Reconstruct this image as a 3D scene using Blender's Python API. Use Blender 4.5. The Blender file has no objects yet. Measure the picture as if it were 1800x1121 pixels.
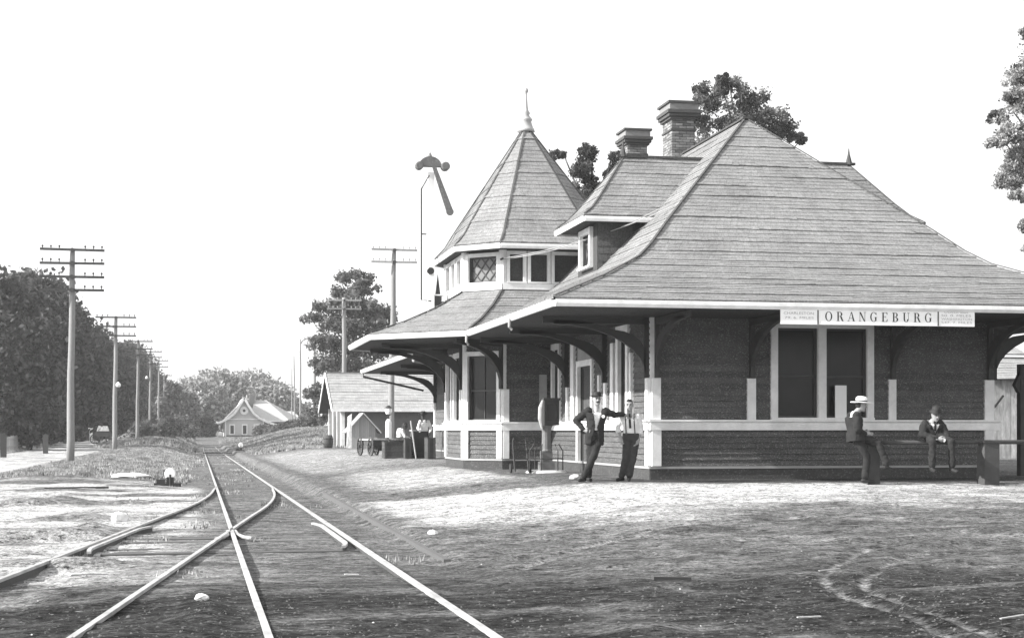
import bpy, math, random
import numpy as np
from mathutils import Vector, Matrix
random.seed(7); rng = np.random.default_rng(7)
S = bpy.context.scene; COL = S.collection
# ------------------------------------------------------------------ camera
F_PX = 2800.0; YAW = math.atan(550/F_PX); SN, CS = math.sin(YAW), math.cos(YAW); EYE = 1.37
cam = bpy.data.cameras.new('camera'); co = bpy.data.objects.new('camera', cam); COL.objects.link(co)
cam.sensor_width = 36; cam.lens = 36*F_PX/1800; cam.shift_y = 196.5/1800
cam.clip_start = .3; cam.clip_end = 6000
co.location = (0, 0, EYE); co.rotation_euler = (math.pi/2, 0, -YAW); S.camera = co
# ------------------------------------------------------------------ sky, sun, exposure
SUN = Vector((-.87, -.09, .50)).normalized()
w = bpy.data.worlds.new('World'); S.world = w; w.use_nodes = True
nt = w.node_tree; bgn = nt.nodes['Background']
sky = nt.nodes.new('ShaderNodeTexSky'); sky.sky_type = 'NISHITA'; sky.sun_disc = False
sky.sun_elevation = math.asin(SUN.z); sky.sun_rotation = math.atan2(SUN.x, SUN.y)
sky.dust_density = 5; sky.air_density = 1.0
bw = nt.nodes.new('ShaderNodeRGBToBW'); nt.links.new(sky.outputs[0], bw.inputs[0])
mxs = nt.nodes.new('ShaderNodeMath'); mxs.operation = 'MULTIPLY_ADD'
nt.links.new(bw.outputs[0], mxs.inputs[0]); mxs.inputs[1].default_value = .35; mxs.inputs[2].default_value = 4.5
nt.links.new(mxs.outputs[0], bgn.inputs['Color']); bgn.inputs['Strength'].default_value = .12
sl = bpy.data.lights.new('sun', 'SUN'); sl.energy = 4.9; sl.angle = math.radians(.6); sl.color = (1, .99, .97)
so = bpy.data.objects.new('sun', sl); COL.objects.link(so); so.rotation_euler = SUN.to_track_quat('Z', 'Y').to_euler()
S.view_settings.view_transform = 'Standard'; S.view_settings.look = 'None'; S.view_settings.gamma = 1
S.view_settings.exposure = 1.0; S.view_settings.use_curve_mapping = False

def wx(px, Y):                      # X on the ground of a bearing seen in the photograph, at distance Y along the track
    u = (px-900)/F_PX; return Y*(SN+CS*u)/(CS-SN*u)
def wz(px, py, Y):
    u = (px-900)/F_PX; return EYE + Y/(CS-SN*u)*(757-py)/F_PX

# ------------------------------------------------------------------ materials
def mat(name, col, rough=.85, var=.18, scale=6., speck=0., bump=.0, bscale=40., rand=0., spec=.3, stretch=None, grime=0.):
    m = bpy.data.materials.new(name); m.use_nodes = True; t = m.node_tree; N, L = t.nodes, t.links
    b = N['Principled BSDF']; b.inputs['Roughness'].default_value = rough; b.inputs['Specular IOR Level'].default_value = spec
    tc = N.new('ShaderNodeTexCoord'); src = tc.outputs['Object']
    if stretch:
        mp = N.new('ShaderNodeMapping'); mp.inputs['Scale'].default_value = stretch; L.new(src, mp.inputs['Vector']); src = mp.outputs[0]
    def noise(sc, det=5):
        n = N.new('ShaderNodeTexNoise'); n.inputs['Scale'].default_value = sc; n.inputs['Detail'].default_value = det
        n.inputs['Roughness'].default_value = .65; L.new(src, n.inputs['Vector']); return n.outputs['Fac']
    def mth(op, a, bb):
        n = N.new('ShaderNodeMath'); n.operation = op
        for i, v in enumerate((a, bb)):
            if isinstance(v, (int, float)): n.inputs[i].default_value = v
            else: L.new(v, n.inputs[i])
        return n.outputs[0]
    f = mth('MULTIPLY_ADD', noise(scale), 2*var); f.node.inputs[2].default_value = 1-var
    if rand:
        oi = N.new('ShaderNodeObjectInfo'); r = mth('MULTIPLY_ADD', oi.outputs['Random'], 2*rand); r.node.inputs[2].default_value = 1-rand
        f = mth('MULTIPLY', f, r)
    if grime:
        g = N.new('ShaderNodeMapRange'); g.inputs[1].default_value = .35; g.inputs[2].default_value = .7; g.inputs[3].default_value = 1-grime; g.inputs[4].default_value = 1
        L.new(noise(2.3, 8), g.inputs[0]); f = mth('MULTIPLY', f, g.outputs[0])
    v = mth('MULTIPLY', f, col)
    if speck:
        g = N.new('ShaderNodeMapRange'); g.inputs[1].default_value = .55; g.inputs[2].default_value = .66; g.inputs[3].default_value = 0; g.inputs[4].default_value = speck
        L.new(noise(26, 3), g.inputs[0]); v = mth('ADD', v, g.outputs[0])
    L.new(v, b.inputs['Base Color'])
    if bump:
        bn = N.new('ShaderNodeBump'); bn.inputs['Strength'].default_value = bump; bn.inputs['Distance'].default_value = .02
        L.new(noise(bscale), bn.inputs['Height']); L.new(bn.outputs[0], b.inputs['Normal'])
    return m
M = {}
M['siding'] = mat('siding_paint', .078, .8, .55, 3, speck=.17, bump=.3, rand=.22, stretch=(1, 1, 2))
M['wall'] = mat('wall_backing', .05)
M['trim'] = mat('white_trim_paint', .90, .6, .06, 5, bump=.15, grime=.26)
M['dimtrim'] = mat('weathered_trim', .34, .7, .15, 6, bump=.2, grime=.2)
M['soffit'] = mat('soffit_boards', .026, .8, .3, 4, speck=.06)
M['bracket'] = mat('bracket_paint', .045, .6, .25, 6)
M['glass'] = mat('window_glass', .014, .2, .8, 1.2, spec=.28)
M['leaded'] = mat('leaded_pane', .15, .35, .3, 5)
M['sash'] = mat('sash_paint', .05, .5)
M['brick'] = mat('chimney_brick', .19, .9, .3, 9, bump=.4, rand=.5)
M['mortar'] = mat('mortar', .035, .95)
M['brickdark'] = mat('corbel_brick', .07, .9, .3, 9, bump=.4)
M['metal'] = mat('galvanised_metal', .35, .5, .2, 8)
M['iron'] = mat('dark_iron', .03, .5, .3, 10)
M['steelside'] = mat('rusted_rail', .07, .7, .3, 10, bump=.3)
M['rail'] = mat('worn_rail_head', .46, .5, .4, 3, spec=.4, grime=.45)
M['tie'] = mat('weathered_tie', .10, .9, .4, 5, bump=.6, bscale=25, rand=.3, stretch=(1, 8, 8))
M['pole'] = mat('weathered_pole', .23, .9, .35, 5, bump=.4, stretch=(6, 6, 1))
M['wood'] = mat('grey_wood', .30, .9, .3, 5, bump=.4, rand=.2, stretch=(6, 6, 1))
M['darkwood'] = mat('dark_wood', .055, .85, .35, 5, bump=.4, rand=.2)
M['crate'] = mat('crate_board', .06, .85, .35, 6, speck=.06, bump=.4, rand=.25)
M['whiteboard'] = mat('sign_white', .84, .6, .03, 3)
M['ink'] = mat('sign_lettering', .02, .6)
M['ink2'] = mat('faded_lettering', .35, .6)
M['signalgrey'] = mat('signal_paint', .12, .7, .5, 9, speck=.1)
M['castiron'] = mat('cast_iron_body', .13, .6, .4, 8)
M['bark'] = mat('bark', .12, .95, .4, 6, bump=.6)
M['stone'] = mat('pale_stone', .62, .9, .2, 6, bump=.5, rand=.2)
M['pebble'] = mat('pebbles', .11, .9, .5, 1.7, bump=.3)
M['cloth_dark'] = mat('dark_suit_cloth', .020, .95, .35, 14, bump=.5, bscale=9)
M['cloth_mid'] = mat('grey_trouser_cloth', .038, .95, .35, 12, bump=.5, bscale=9)
M['shirt'] = mat('white_shirt_cloth', .68, .9, .12, 10, bump=.5, bscale=9)
M['skin'] = mat('skin', .28, .6, .12, 9)
M['skin_dark'] = mat('dark_skin', .06, .6, .12, 9)
M['hair'] = mat('dark_hair', .02, .7)
M['straw'] = mat('straw_hat', .76, .8, .1, 30, bump=.3, bscale=120)
M['farwall'] = mat('pale_board_wall', .46, .9, .15, 2)
M['farroof'] = mat('far_shingles', .38, .9, .25, 3, bump=.4, bscale=8)
M['boardwhite'] = mat('whitewashed_boards', .62, .9, .3, 5, bump=.3, rand=.15, grime=.5, stretch=(4, 4, 1))

def leafmat(name, col, tr=.35):
    m = bpy.data.materials.new(name); m.use_nodes = True; t = m.node_tree; N, L = t.nodes, t.links
    for n in list(N): N.remove(n)
    o = N.new('ShaderNodeOutputMaterial'); d = N.new('ShaderNodeBsdfDiffuse'); tl = N.new('ShaderNodeBsdfTranslucent'); mx = N.new('ShaderNodeMixShader')
    tc = N.new('ShaderNodeTexCoord'); n = N.new('ShaderNodeTexNoise'); n.inputs['Scale'].default_value = 1.3; n.inputs['Detail'].default_value = 6; L.new(tc.outputs['Object'], n.inputs['Vector'])
    r = N.new('ShaderNodeMapRange'); r.inputs[1].default_value = .38; r.inputs[2].default_value = .64; r.inputs[3].default_value = col*.35; r.inputs[4].default_value = col*2.3
    L.new(n.outputs['Fac'], r.inputs[0])
    for x in (d, tl): L.new(r.outputs[0], x.inputs['Color'])
    mx.inputs[0].default_value = tr; L.new(d.outputs[0], mx.inputs[1]); L.new(tl.outputs[0], mx.inputs[2]); L.new(mx.outputs[0], o.inputs['Surface'])
    return m
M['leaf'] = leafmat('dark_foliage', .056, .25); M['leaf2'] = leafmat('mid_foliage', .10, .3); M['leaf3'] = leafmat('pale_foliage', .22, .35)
M['grass'] = leafmat('dry_grass', .22, .2)

def shingle_mat(name, col):
    m = bpy.data.materials.new(name); m.use_nodes = True; t = m.node_tree; N, L = t.nodes, t.links
    b = N['Principled BSDF']; b.inputs['Roughness'].default_value = .9; b.inputs['Specular IOR Level'].default_value = .2
    uv = N.new('ShaderNodeUVMap'); br = N.new('ShaderNodeTexBrick'); br.offset = .37
    br.inputs['Scale'].default_value = 1; br.inputs['Brick Width'].default_value = .16; br.inputs['Row Height'].default_value = 1.0
    br.inputs['Mortar Size'].default_value = .006; br.inputs['Color1'].default_value = (1.07,)*3+(1,); br.inputs['Color2'].default_value = (.92,)*3+(1,)
    br.inputs['Mortar'].default_value = (.78,)*3+(1,); L.new(uv.outputs[0], br.inputs['Vector'])
    tc = N.new('ShaderNodeTexCoord'); n = N.new('ShaderNodeTexNoise'); n.inputs['Scale'].default_value = 1.1; n.inputs['Detail'].default_value = 7; n.inputs['Roughness'].default_value = .7
    L.new(tc.outputs['Object'], n.inputs['Vector'])
    r = N.new('ShaderNodeMapRange'); r.inputs[1].default_value = .25; r.inputs[2].default_value = .75; r.inputs[3].default_value = col*.72; r.inputs[4].default_value = col*1.25
    L.new(n.outputs['Fac'], r.inputs[0])
    n2 = N.new('ShaderNodeTexNoise'); n2.inputs['Scale'].default_value = 24; n2.inputs['Detail'].default_value = 5; n2.inputs['Roughness'].default_value = .75; L.new(tc.outputs['Object'], n2.inputs['Vector'])
    r2 = N.new('ShaderNodeMapRange'); r2.inputs[1].default_value = .3; r2.inputs[2].default_value = .7; r2.inputs[3].default_value = .55; r2.inputs[4].default_value = 1.45; L.new(n2.outputs['Fac'], r2.inputs[0])
    a = N.new('ShaderNodeMath'); a.operation = 'MULTIPLY'; L.new(r.outputs[0], a.inputs[0]); L.new(r2.outputs[0], a.inputs[1])
    sx = N.new('ShaderNodeMath'); sx.operation = 'MULTIPLY'; L.new(a.outputs[0], sx.inputs[0]); L.new(br.outputs['Color'], sx.inputs[1])
    L.new(sx.outputs[0], b.inputs['Base Color']); return m
M['shingle'] = shingle_mat('cedar_shingles', .20)
M['shingle2'] = shingle_mat('wall_shingles', .09)

# ------------------------------------------------------------------ mesh helpers
class MB:
    def __init__(s): s.v = []; s.f = []; s.uv = []
    def add(s, vs, fs):
        o = len(s.v); s.v += [tuple(x) for x in vs]; s.f += [tuple(i+o for i in f) for f in fs]; return s
    def hexa(s, q): return s.add(q, [(3,2,1,0),(4,5,6,7),(0,1,5,4),(1,2,6,5),(2,3,7,6),(3,0,4,7)])
    def box(s, x0, x1, y0, y1, z0, z1):
        return s.hexa([(x0,y0,z0),(x1,y0,z0),(x1,y1,z0),(x0,y1,z0),(x0,y0,z1),(x1,y0,z1),(x1,y1,z1),(x0,y1,z1)])
    def beam(s, a, b, w_, h_, up=(0,0,1)):
        a, b = Vector(a), Vector(b); d = (b-a).normalized(); up = Vector(up)
        if abs(d.dot(up)) > .98: up = Vector((0,1,0))
        r = d.cross(up).normalized()*w_/2; u = r.cross(d).normalized()*h_/2
        return s.hexa([a-r-u, a+r-u, b+r-u, b-r-u, a-r+u, a+r+u, b+r+u, b-r+u])
    def tube(s, pts, r, n=8, cap=True):
        pts = [Vector(p) for p in pts]; rs = r if isinstance(r, (list, tuple)) else [r]*len(pts); o = len(s.v); pu = None
        for i, p in enumerate(pts):
            d = (pts[min(i+1, len(pts)-1)]-pts[max(i-1, 0)]).normalized()
            up = Vector((0,0,1)) if abs(d.z) < .95 else Vector((0,1,0))
            a = d.cross(up).normalized(); b = d.cross(a).normalized()
            for k in range(n):
                t = 2*math.pi*k/n; s.v.append(tuple(p+(a*math.cos(t)+b*math.sin(t))*rs[i]))
        for i in range(len(pts)-1):
            for k in range(n): s.f.append((o+i*n+k, o+(i+1)*n+k, o+(i+1)*n+(k+1)%n, o+i*n+(k+1)%n))
        if cap: s.f.append(tuple(o+k for k in range(n))); s.f.append(tuple(o+(len(pts)-1)*n+k for k in reversed(range(n))))
        return s
    def lathe(s, c, prof, n=16, axis='z'):
        o = len(s.v)
        for r, h in prof:
            for k in range(n):
                t = 2*math.pi*k/n; x, y = r*math.cos(t), r*math.sin(t)
                p = {'z': (x, y, h), 'y': (x, h, y), 'x': (h, x, y)}[axis]
                s.v.append((c[0]+p[0], c[1]+p[1], c[2]+p[2]))
        for i in range(len(prof)-1):
            for k in range(n): s.f.append((o+i*n+k, o+i*n+(k+1)%n, o+(i+1)*n+(k+1)%n, o+(i+1)*n+k))
        s.f.append(tuple(o+k for k in reversed(range(n)))); s.f.append(tuple(o+(len(prof)-1)*n+k for k in range(n)))
        return s
def rootloc(p):
    while p.parent: p = p.parent
    return p.location
def mk(name, mb, m, parent=None, smooth=False, loc=None, **props):
    v = np.array(mb.v, dtype=float)
    off = np.array(rootloc(parent)) if parent else (np.array(loc) if loc is not None else np.zeros(3))
    me = bpy.data.meshes.new(name); me.from_pydata((v-off).tolist(), [], mb.f)
    me.materials.append(M[m] if isinstance(m, str) else m)
    if smooth: me.polygons.foreach_set('use_smooth', [True]*len(me.polygons))
    if mb.uv:
        ul = me.uv_layers.new(name='UVMap'); ul.data.foreach_set('uv', np.array(mb.uv).ravel())
    o = bpy.data.objects.new(name, me); COL.objects.link(o)
    if parent: o.parent = parent
    else: o.location = off
    for k, x in props.items(): o[k] = x
    return o
def thing(name, label, cat, loc=(0,0,0), group=None):
    o = bpy.data.objects.new(name, None); COL.objects.link(o); o.location = loc; o['label'] = label; o['category'] = cat
    if group: o['group'] = group
    return o
def tag(o, label, cat, group=None):
    o['label'] = label; o['category'] = cat
    if group: o['group'] = group
    return o
def npmesh(name, V, F, m, parent=None, loc=(0,0,0), **props):
    me = bpy.data.meshes.new(name); me.vertices.add(len(V)); me.vertices.foreach_set('co', V.astype(np.float32).ravel())
    k = F.shape[1]; me.loops.add(F.size); me.loops.foreach_set('vertex_index', F.astype(np.int32).ravel())
    me.polygons.add(len(F)); me.polygons.foreach_set('loop_start', np.arange(0, F.size, k, dtype=np.int32)); me.polygons.foreach_set('loop_total', np.full(len(F), k, dtype=np.int32))
    me.update(); me.validate(); me.materials.append(M[m]); o = bpy.data.objects.new(name, me); COL.objects.link(o)
    if parent: o.parent = parent
    else: o.location = loc
    for a, x in props.items(): o[a] = x
    return o
def copytree(o, loc, label=None):
    c = o.copy(); COL.objects.link(c); c.location = loc
    if label: c['label'] = label
    for ch in o.children:
        d = ch.copy(); COL.objects.link(d); d.parent = c
        for g in ch.children:
            e = g.copy(); COL.objects.link(e); e.parent = d
    return c

# ------------------------------------------------------------------ terrain
_perm = rng.random((256, 256))
def vn(x, y):
    xi = np.floor(x).astype(int); yi = np.floor(y).astype(int); fx = x-xi; fy = y-yi
    fx = fx*fx*(3-2*fx); fy = fy*fy*(3-2*fy); a = lambda i, j: _perm[(xi+i) % 256, (yi+j) % 256]
    return (a(0,0)*(1-fx)+a(1,0)*fx)*(1-fy)+(a(0,1)*(1-fx)+a(1,1)*fx)*fy
def fbm(x, y, s, o=4):
    t = 0; am = 1; tot = 0
    for k in range(o): t = t+am*(vn(x/s*2**k+k*37.7, y/s*2**k+k*17.3)-.5); tot += am; am *= .55
    return t/tot*2
def ss(a, b, x): t = np.clip((x-a)/(b-a), 0, 1); return t*t*(3-2*t)
def zr(Y): return -.004*(np.clip(Y, 0, 160)-10.8)
RUTS = [[(4.5,9.0),(4.75,10.2),(4.85,11.6),(5.15,12.9),(5.75,14.1),(6.7,15.6),(8.2,17.2),(11.0,18.9)],
        [(4.8,8.8),(4.98,10.2),(5.1,11.4),(5.45,12.7),(6.1,13.8),(7.1,15.2),(8.7,16.6),(11.6,18.0)],
        [(3.2,16.0),(4.5,18.5),(6.5,20.3),(9,21.3)]]
RUTS = [[(a+.38, b+.75) for a, b in r] if k_ < 2 else r for k_, r in enumerate(RUTS)]
def _round(r):
    for _ in range(2): r = [r[0]]+[q for (a, b), (c, d) in zip(r[:-1], r[1:]) for q in ((a*.75+c*.25, b*.75+d*.25), (a*.25+c*.75, b*.25+d*.75))]+[r[-1]]
    return r
RUTS = [_round(r) for r in RUTS]
def segdist(x, y, pl):
    d = np.full(np.shape(x), 1e9)
    for (ax, ay), (bx, by) in zip(pl[:-1], pl[1:]):
        t = np.clip(((x-ax)*(bx-ax)+(y-ay)*(by-ay))/((bx-ax)**2+(by-ay)**2), 0, 1)
        d = np.minimum(d, np.hypot(x-ax-t*(bx-ax), y-ay-t*(by-ay)))
    return d
def gh(x, y, fine=True):
    x = np.asarray(x, float); y = np.asarray(y, float)
    tr = zr(y)-.075+.052*ss(17, 13.5, y)+(.012+.07*fbm(x*1.2, y*.8, .6, 2))*ss(15.5, 12.5, y)*ss(.35, .05, x)
    plat = .30*ss(13, 29, y)*(1-.35*ss(55, 110, y))+.03
    rt = tr+(plat-tr)*np.clip(ss(2.55, 2.95, x)*.35+ss(2.9, 7.5, x)*.65, 0, 1)
    rt = rt+1.5*ss(112, 165, y)*ss(4.2, 13, x)*(1-ss(215, 265, y))
    left = -.17+.25*ss(110, 160, y)+.15*ss(160, 200, y)+.2*ss(200, 300, y)
    bank = .26*ss(85, 165, y)*ss(-7.4, -5.0, x)*ss(.0, -5.2, x)*(1-ss(215, 265, y))+.12*ss(36, 50, y)*ss(-6.8, -5, x)*ss(.1, -2, x)
    lf = tr+(left-tr)*ss(-.2, -3.2, x)+bank
    z = np.where(x > 1.2, rt, lf)
    z = z+(.35-z)*ss(198, 235, y)
    if fine:
        near = 1-ss(2.4, 0, np.abs(x-1.2)-.4)*.7
        st = 1-.8*ss(29, 32, y)*ss(6, 9, x)*(1-ss(66, 70, y))
        a = fbm(x, y, 2.2, 5)*.05+fbm(x*.9+50, y*1.2, .45, 3)*.035
        lum = ss(.05, .5, fbm(x+9, y*1.5+4, 2.6, 3))*ss(-.6, -1.6, x-(-.1)*(y-22))*ss(14, 18, y)*(1-ss(34, 44, y))
        z = z+a*near*st+lum*.15
        for r in RUTS:
            dd = segdist(x, y, r); z = z+np.exp(-((dd-.12)/.05)**2)*.010-np.exp(-(dd/.07)**2)*.022
    return z
def G(x, y): return float(gh(np.array([x]), np.array([y]))[0])
def axis(segs):
    out = [segs[0][0]]
    for a, b, st in segs:
        n = max(1, int(round((b-a)/st))); out += list(a+(b-a)*np.arange(1, n+1)/n)
    return np.array(out)
xs = axis([(-1500,-300,150),(-300,-60,24),(-60,-14,2.3),(-14,-5,.35),(-5,9,.085),(9,20,.16),(20,34,.7),(34,80,4),(80,300,25),(300,1500,150)])
ys = axis([(-60,0,10),(0,8,1),(8,9.2,.2),(9.2,26,.085),(26,40,.14),(40,75,.35),(75,130,.8),(130,270,2.2),(270,600,20),(600,3000,200)])
XX, YY = np.meshgrid(xs, ys); ZZ = gh(XX, YY)
V = np.stack([XX.ravel(), YY.ravel(), ZZ.ravel()], 1); nx, ny = len(xs), len(ys)
i = np.arange(nx*ny).reshape(ny, nx); Fq = np.stack([i[:-1,:-1].ravel(), i[:-1,1:].ravel(), i[1:,1:].ravel(), i[1:,:-1].ravel()], 1)
def masks(X, Y):
    n = fbm(X, Y, 3, 4); n2 = fbm(X+70, Y*1.4+30, 1.0, 4)
    s = ss(18.5, 25.5, Y+3.0*n+1.5*n2-.38*np.maximum(X-6, 0))*(1-ss(29.6, 31.3, Y+.6*n2+.10*np.maximum(X-8, 0)))*ss(2.6, 3.5, X+.4*n2)*(1-.35*ss(9, 17, X))
    s = np.maximum(s, .45*ss(2.7, 4, X)*ss(40, 58, Y)*(1-ss(90, 110, Y))*(1-ss(12, 16, X)))
    s = np.maximum(s, .75*ss(31, 36, Y)*ss(2.8, 5, X)*(1-ss(6.8, 7.6, X))*(1-ss(44, 52, Y)))
    lx = np.minimum(-.1-.105*np.clip(22.5-Y, -18, 12), .1)
    lsand = ss(.3, -.5, X-lx)*ss(14.5, 18, Y+1.2*n)*(1-ss(43, 50, Y+4*n+.5*X))*(1-.95*ss(.0, .30, fbm(X+9, Y*1.5+4, 2.6, 3)))*(1-.55*ss(.0, .4, n2))
    s = np.maximum(s, lsand)
    s = np.maximum(s, .5*ss(.5, .1, n2)*ss(12.5, 16, Y+2*n)*ss(2.8, -2, X)*(1-ss(30, 40, Y)))
    road = ss(-13.0, -12.4, X+.5*n)*ss(-6.7, -7.2, X+.5*n)*ss(45, 52, Y)
    road = np.maximum(road, ss(-17.5, -17, X)*(1-ss(-15, -14.6, X))*ss(80, 90, Y)*.8)
    s = np.maximum(s, road)
    s = np.maximum(s, (.40+.35*n2)*np.exp(-(segdist(X, Y, RUTS[0])/.05)**2)*ss(19, 16, Y)); s = np.maximum(s, (.40+.35*n2)*np.exp(-(segdist(X, Y, RUTS[1])/.05)**2)*ss(19, 16, Y))
    s = np.maximum(s, (.3+.5*n2)*np.exp(-((segdist(X, Y, RUTS[2]))/.12)**2))
    s = np.maximum(s, .5*ss(10, 12, X)*ss(20, 17, Y)*ss(12, 15, Y+n2))
    g = ss(46, 53, Y+4*n+.5*X)*ss(-.1, -.9, X+.4*n2)*(1-road)
    g = np.maximum(g, ss(110, 118, Y)*ss(3, 4.5, X)); g = np.maximum(g, ss(90, 110, Y)*.6*(1-road)*ss(-4, -6, X)); g = np.maximum(g, ss(215, 240, Y)*.8)
    g = np.maximum(g, .6*ss(58, 90, Y)*ss(-.4, .2, n2)*ss(3.0, 2.5, X)); g = np.maximum(g, ss(20, 24, X)*ss(30, 38, Y)*.5)
    d = (1-ss(13.5, 18.5, Y+2.2*n+.12*np.abs(X-3)))*ss(-.55, .25, n2+.25)*.9
    d = np.maximum(d, .7*ss(30.0, 31.4, Y+.4*n2)*ss(7.0, 8.6, X)*(1-ss(33, 34, Y)))  # eave shadow painted into the ground as a dark strip
    d = np.maximum(d, .45*ss(-.1, .35, n2)*ss(2.8, 5, X)*(1-ss(20, 25, Y-.12*X)))
    return s, np.clip(g, 0, 1), np.clip(d, 0, 1)
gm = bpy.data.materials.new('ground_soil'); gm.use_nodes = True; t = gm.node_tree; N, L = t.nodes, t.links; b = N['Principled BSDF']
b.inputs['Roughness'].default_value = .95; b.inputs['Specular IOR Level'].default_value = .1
at = N.new('ShaderNodeAttribute'); at.attribute_name = 'soil_and_shade'; sep = N.new('ShaderNodeSeparateColor'); L.new(at.outputs['Color'], sep.inputs[0])
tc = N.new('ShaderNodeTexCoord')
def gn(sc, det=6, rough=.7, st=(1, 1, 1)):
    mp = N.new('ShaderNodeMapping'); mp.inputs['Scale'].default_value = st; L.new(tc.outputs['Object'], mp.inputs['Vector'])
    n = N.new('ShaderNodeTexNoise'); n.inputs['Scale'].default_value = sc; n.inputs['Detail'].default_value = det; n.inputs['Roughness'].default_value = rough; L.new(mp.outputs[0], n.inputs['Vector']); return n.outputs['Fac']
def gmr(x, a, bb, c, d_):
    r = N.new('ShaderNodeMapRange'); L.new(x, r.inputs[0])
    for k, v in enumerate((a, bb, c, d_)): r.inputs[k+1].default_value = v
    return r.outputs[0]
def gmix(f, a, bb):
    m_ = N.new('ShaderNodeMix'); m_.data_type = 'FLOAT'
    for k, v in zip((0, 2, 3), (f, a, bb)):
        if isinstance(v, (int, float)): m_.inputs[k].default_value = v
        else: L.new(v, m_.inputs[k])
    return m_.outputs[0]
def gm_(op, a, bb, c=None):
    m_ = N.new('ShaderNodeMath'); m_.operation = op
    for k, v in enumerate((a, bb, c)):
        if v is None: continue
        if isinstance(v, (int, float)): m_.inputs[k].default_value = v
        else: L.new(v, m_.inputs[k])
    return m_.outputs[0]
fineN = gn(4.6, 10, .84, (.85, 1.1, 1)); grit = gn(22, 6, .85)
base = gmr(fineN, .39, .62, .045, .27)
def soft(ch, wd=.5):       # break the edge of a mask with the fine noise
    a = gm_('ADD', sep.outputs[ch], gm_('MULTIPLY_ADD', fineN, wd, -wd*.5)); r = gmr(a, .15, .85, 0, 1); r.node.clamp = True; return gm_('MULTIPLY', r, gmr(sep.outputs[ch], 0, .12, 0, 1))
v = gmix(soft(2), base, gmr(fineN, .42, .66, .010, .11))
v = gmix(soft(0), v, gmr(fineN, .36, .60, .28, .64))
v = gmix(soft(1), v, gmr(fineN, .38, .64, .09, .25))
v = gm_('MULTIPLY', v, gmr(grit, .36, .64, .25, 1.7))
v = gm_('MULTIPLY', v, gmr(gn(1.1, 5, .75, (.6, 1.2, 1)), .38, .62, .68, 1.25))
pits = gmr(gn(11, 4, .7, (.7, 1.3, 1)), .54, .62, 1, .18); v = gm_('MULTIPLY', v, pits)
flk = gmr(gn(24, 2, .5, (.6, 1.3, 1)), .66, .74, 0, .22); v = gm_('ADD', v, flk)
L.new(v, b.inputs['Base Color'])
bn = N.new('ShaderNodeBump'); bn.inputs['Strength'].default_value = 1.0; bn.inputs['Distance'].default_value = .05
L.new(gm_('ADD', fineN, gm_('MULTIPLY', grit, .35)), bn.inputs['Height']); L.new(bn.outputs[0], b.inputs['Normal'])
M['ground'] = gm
go = npmesh('ground', V, Fq, 'ground', kind='structure')
s_, g_, d_ = masks(XX, YY)
ca = go.data.color_attributes.new('soil_and_shade', 'FLOAT_COLOR', 'POINT')
ca.data.foreach_set('color', np.stack([s_.ravel(), g_.ravel(), d_.ravel(), np.ones(s_.size)], 1).astype(np.float32).ravel())
go.data.polygons.foreach_set('use_smooth', np.ones(len(Fq), bool))

# platform edging (a low half-buried timber curb)
mb = MB(); mb.beam((2.70, 17.5, G(2.8, 17.5)-.045), (2.76, 36, G(2.9, 36)-.05), .07, .10)
mk('platform_edging', mb, 'tie', kind='structure')

# ------------------------------------------------------------------ railway track
def div(Y):
    if Y >= 44: return 0.
    if Y >= 28: return (44-Y)**2/270
    return .948+(28-Y)*.104
track = thing('railway_track', 'main railway track running straight away beside the platform, with a turnout branching left', 'railway track', (1.2, 10, 0))
def rail(parent, xf, y0, y1, step=2.0, head='rail', lift=0.):
    n = max(2, int((y1-y0)/step)); P = [(xf(y), y, float(zr(y))+lift) for y in np.linspace(y0, y1, n)]
    h = MB(); wb = MB()
    for tgt, sec in ((h, [(-.025,0),(.025,0),(.027,-.03),(-.027,-.03)]), (wb, [(-.012,-.03),(.012,-.03),(.012,-.10),(.07,-.125),(.07,-.14),(-.07,-.14),(-.07,-.125),(-.012,-.10)])):
        o = 0; k = len(sec)
        for (x, y, z) in P:
            for (dx, dz) in sec: tgt.v.append((x+dx, y, z+dz))
        for i_ in range(len(P)-1):
            for j in range(k): tgt.f.append((i_*k+j, i_*k+(j+1) % k, (i_+1)*k+(j+1) % k, (i_+1)*k+j))
        tgt.f.append(tuple(range(k))); tgt.f.append(tuple((len(P)-1)*k+j for j in reversed(range(k))))
    r = mk('rail', wb, 'steelside', parent); mk('rail_head', h, head, r); return r
LX, RX = .46, 1.955
rail(track, lambda y: LX, 6, 200, 4); rail(track, lambda y: RX, 6, 200, 4)
rail(track, lambda y: LX-div(y)-.075*ss(44, 41, y), 6, 44, 1.0); rail(track, lambda y: RX-div(y)-.075*ss(44, 41, y), 6, 43.2, 1.0)
def gr_(y0, y1, xf, flare):
    ym, hl = (y0+y1)/2, (y1-y0)/2
    return rail(track, lambda y: xf(y)+flare*max(0, (abs(y-ym)/hl-.72)/.28)**1.5, y0, y1, .3)
gr_(19.2, 24.6, lambda y: LX-div(y)-.075+.125, .09)['label'] = 'short guard rail with flared ends'
gr_(19.6, 25.0, lambda y: RX-.125, -.09)['label'] = 'short guard rail with flared ends'
# frog wing rails
for sgn in (1, -1):
    def xw(y, sgn=sgn): 
        yf = 22.45; 
        if sgn > 0: return (RX-div(y)-.075+.0) + .11 if y < yf else LX+.10
        return LX-.10 if y < yf else (RX-div(y)-.075)-.10
    y0 = 21.4
    P_ = [(LX+.055*sgn, 23.4), (LX+.07*sgn, 22.5), (LX+.13*sgn, 22.0), (LX+.24*sgn, 21.65)]
    mbw = MB(); mbw.tube([(x, y, float(zr(y))-.028) for x, y in P_], .025, 6); mk('frog_wing', mbw, 'rail', track)
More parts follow.
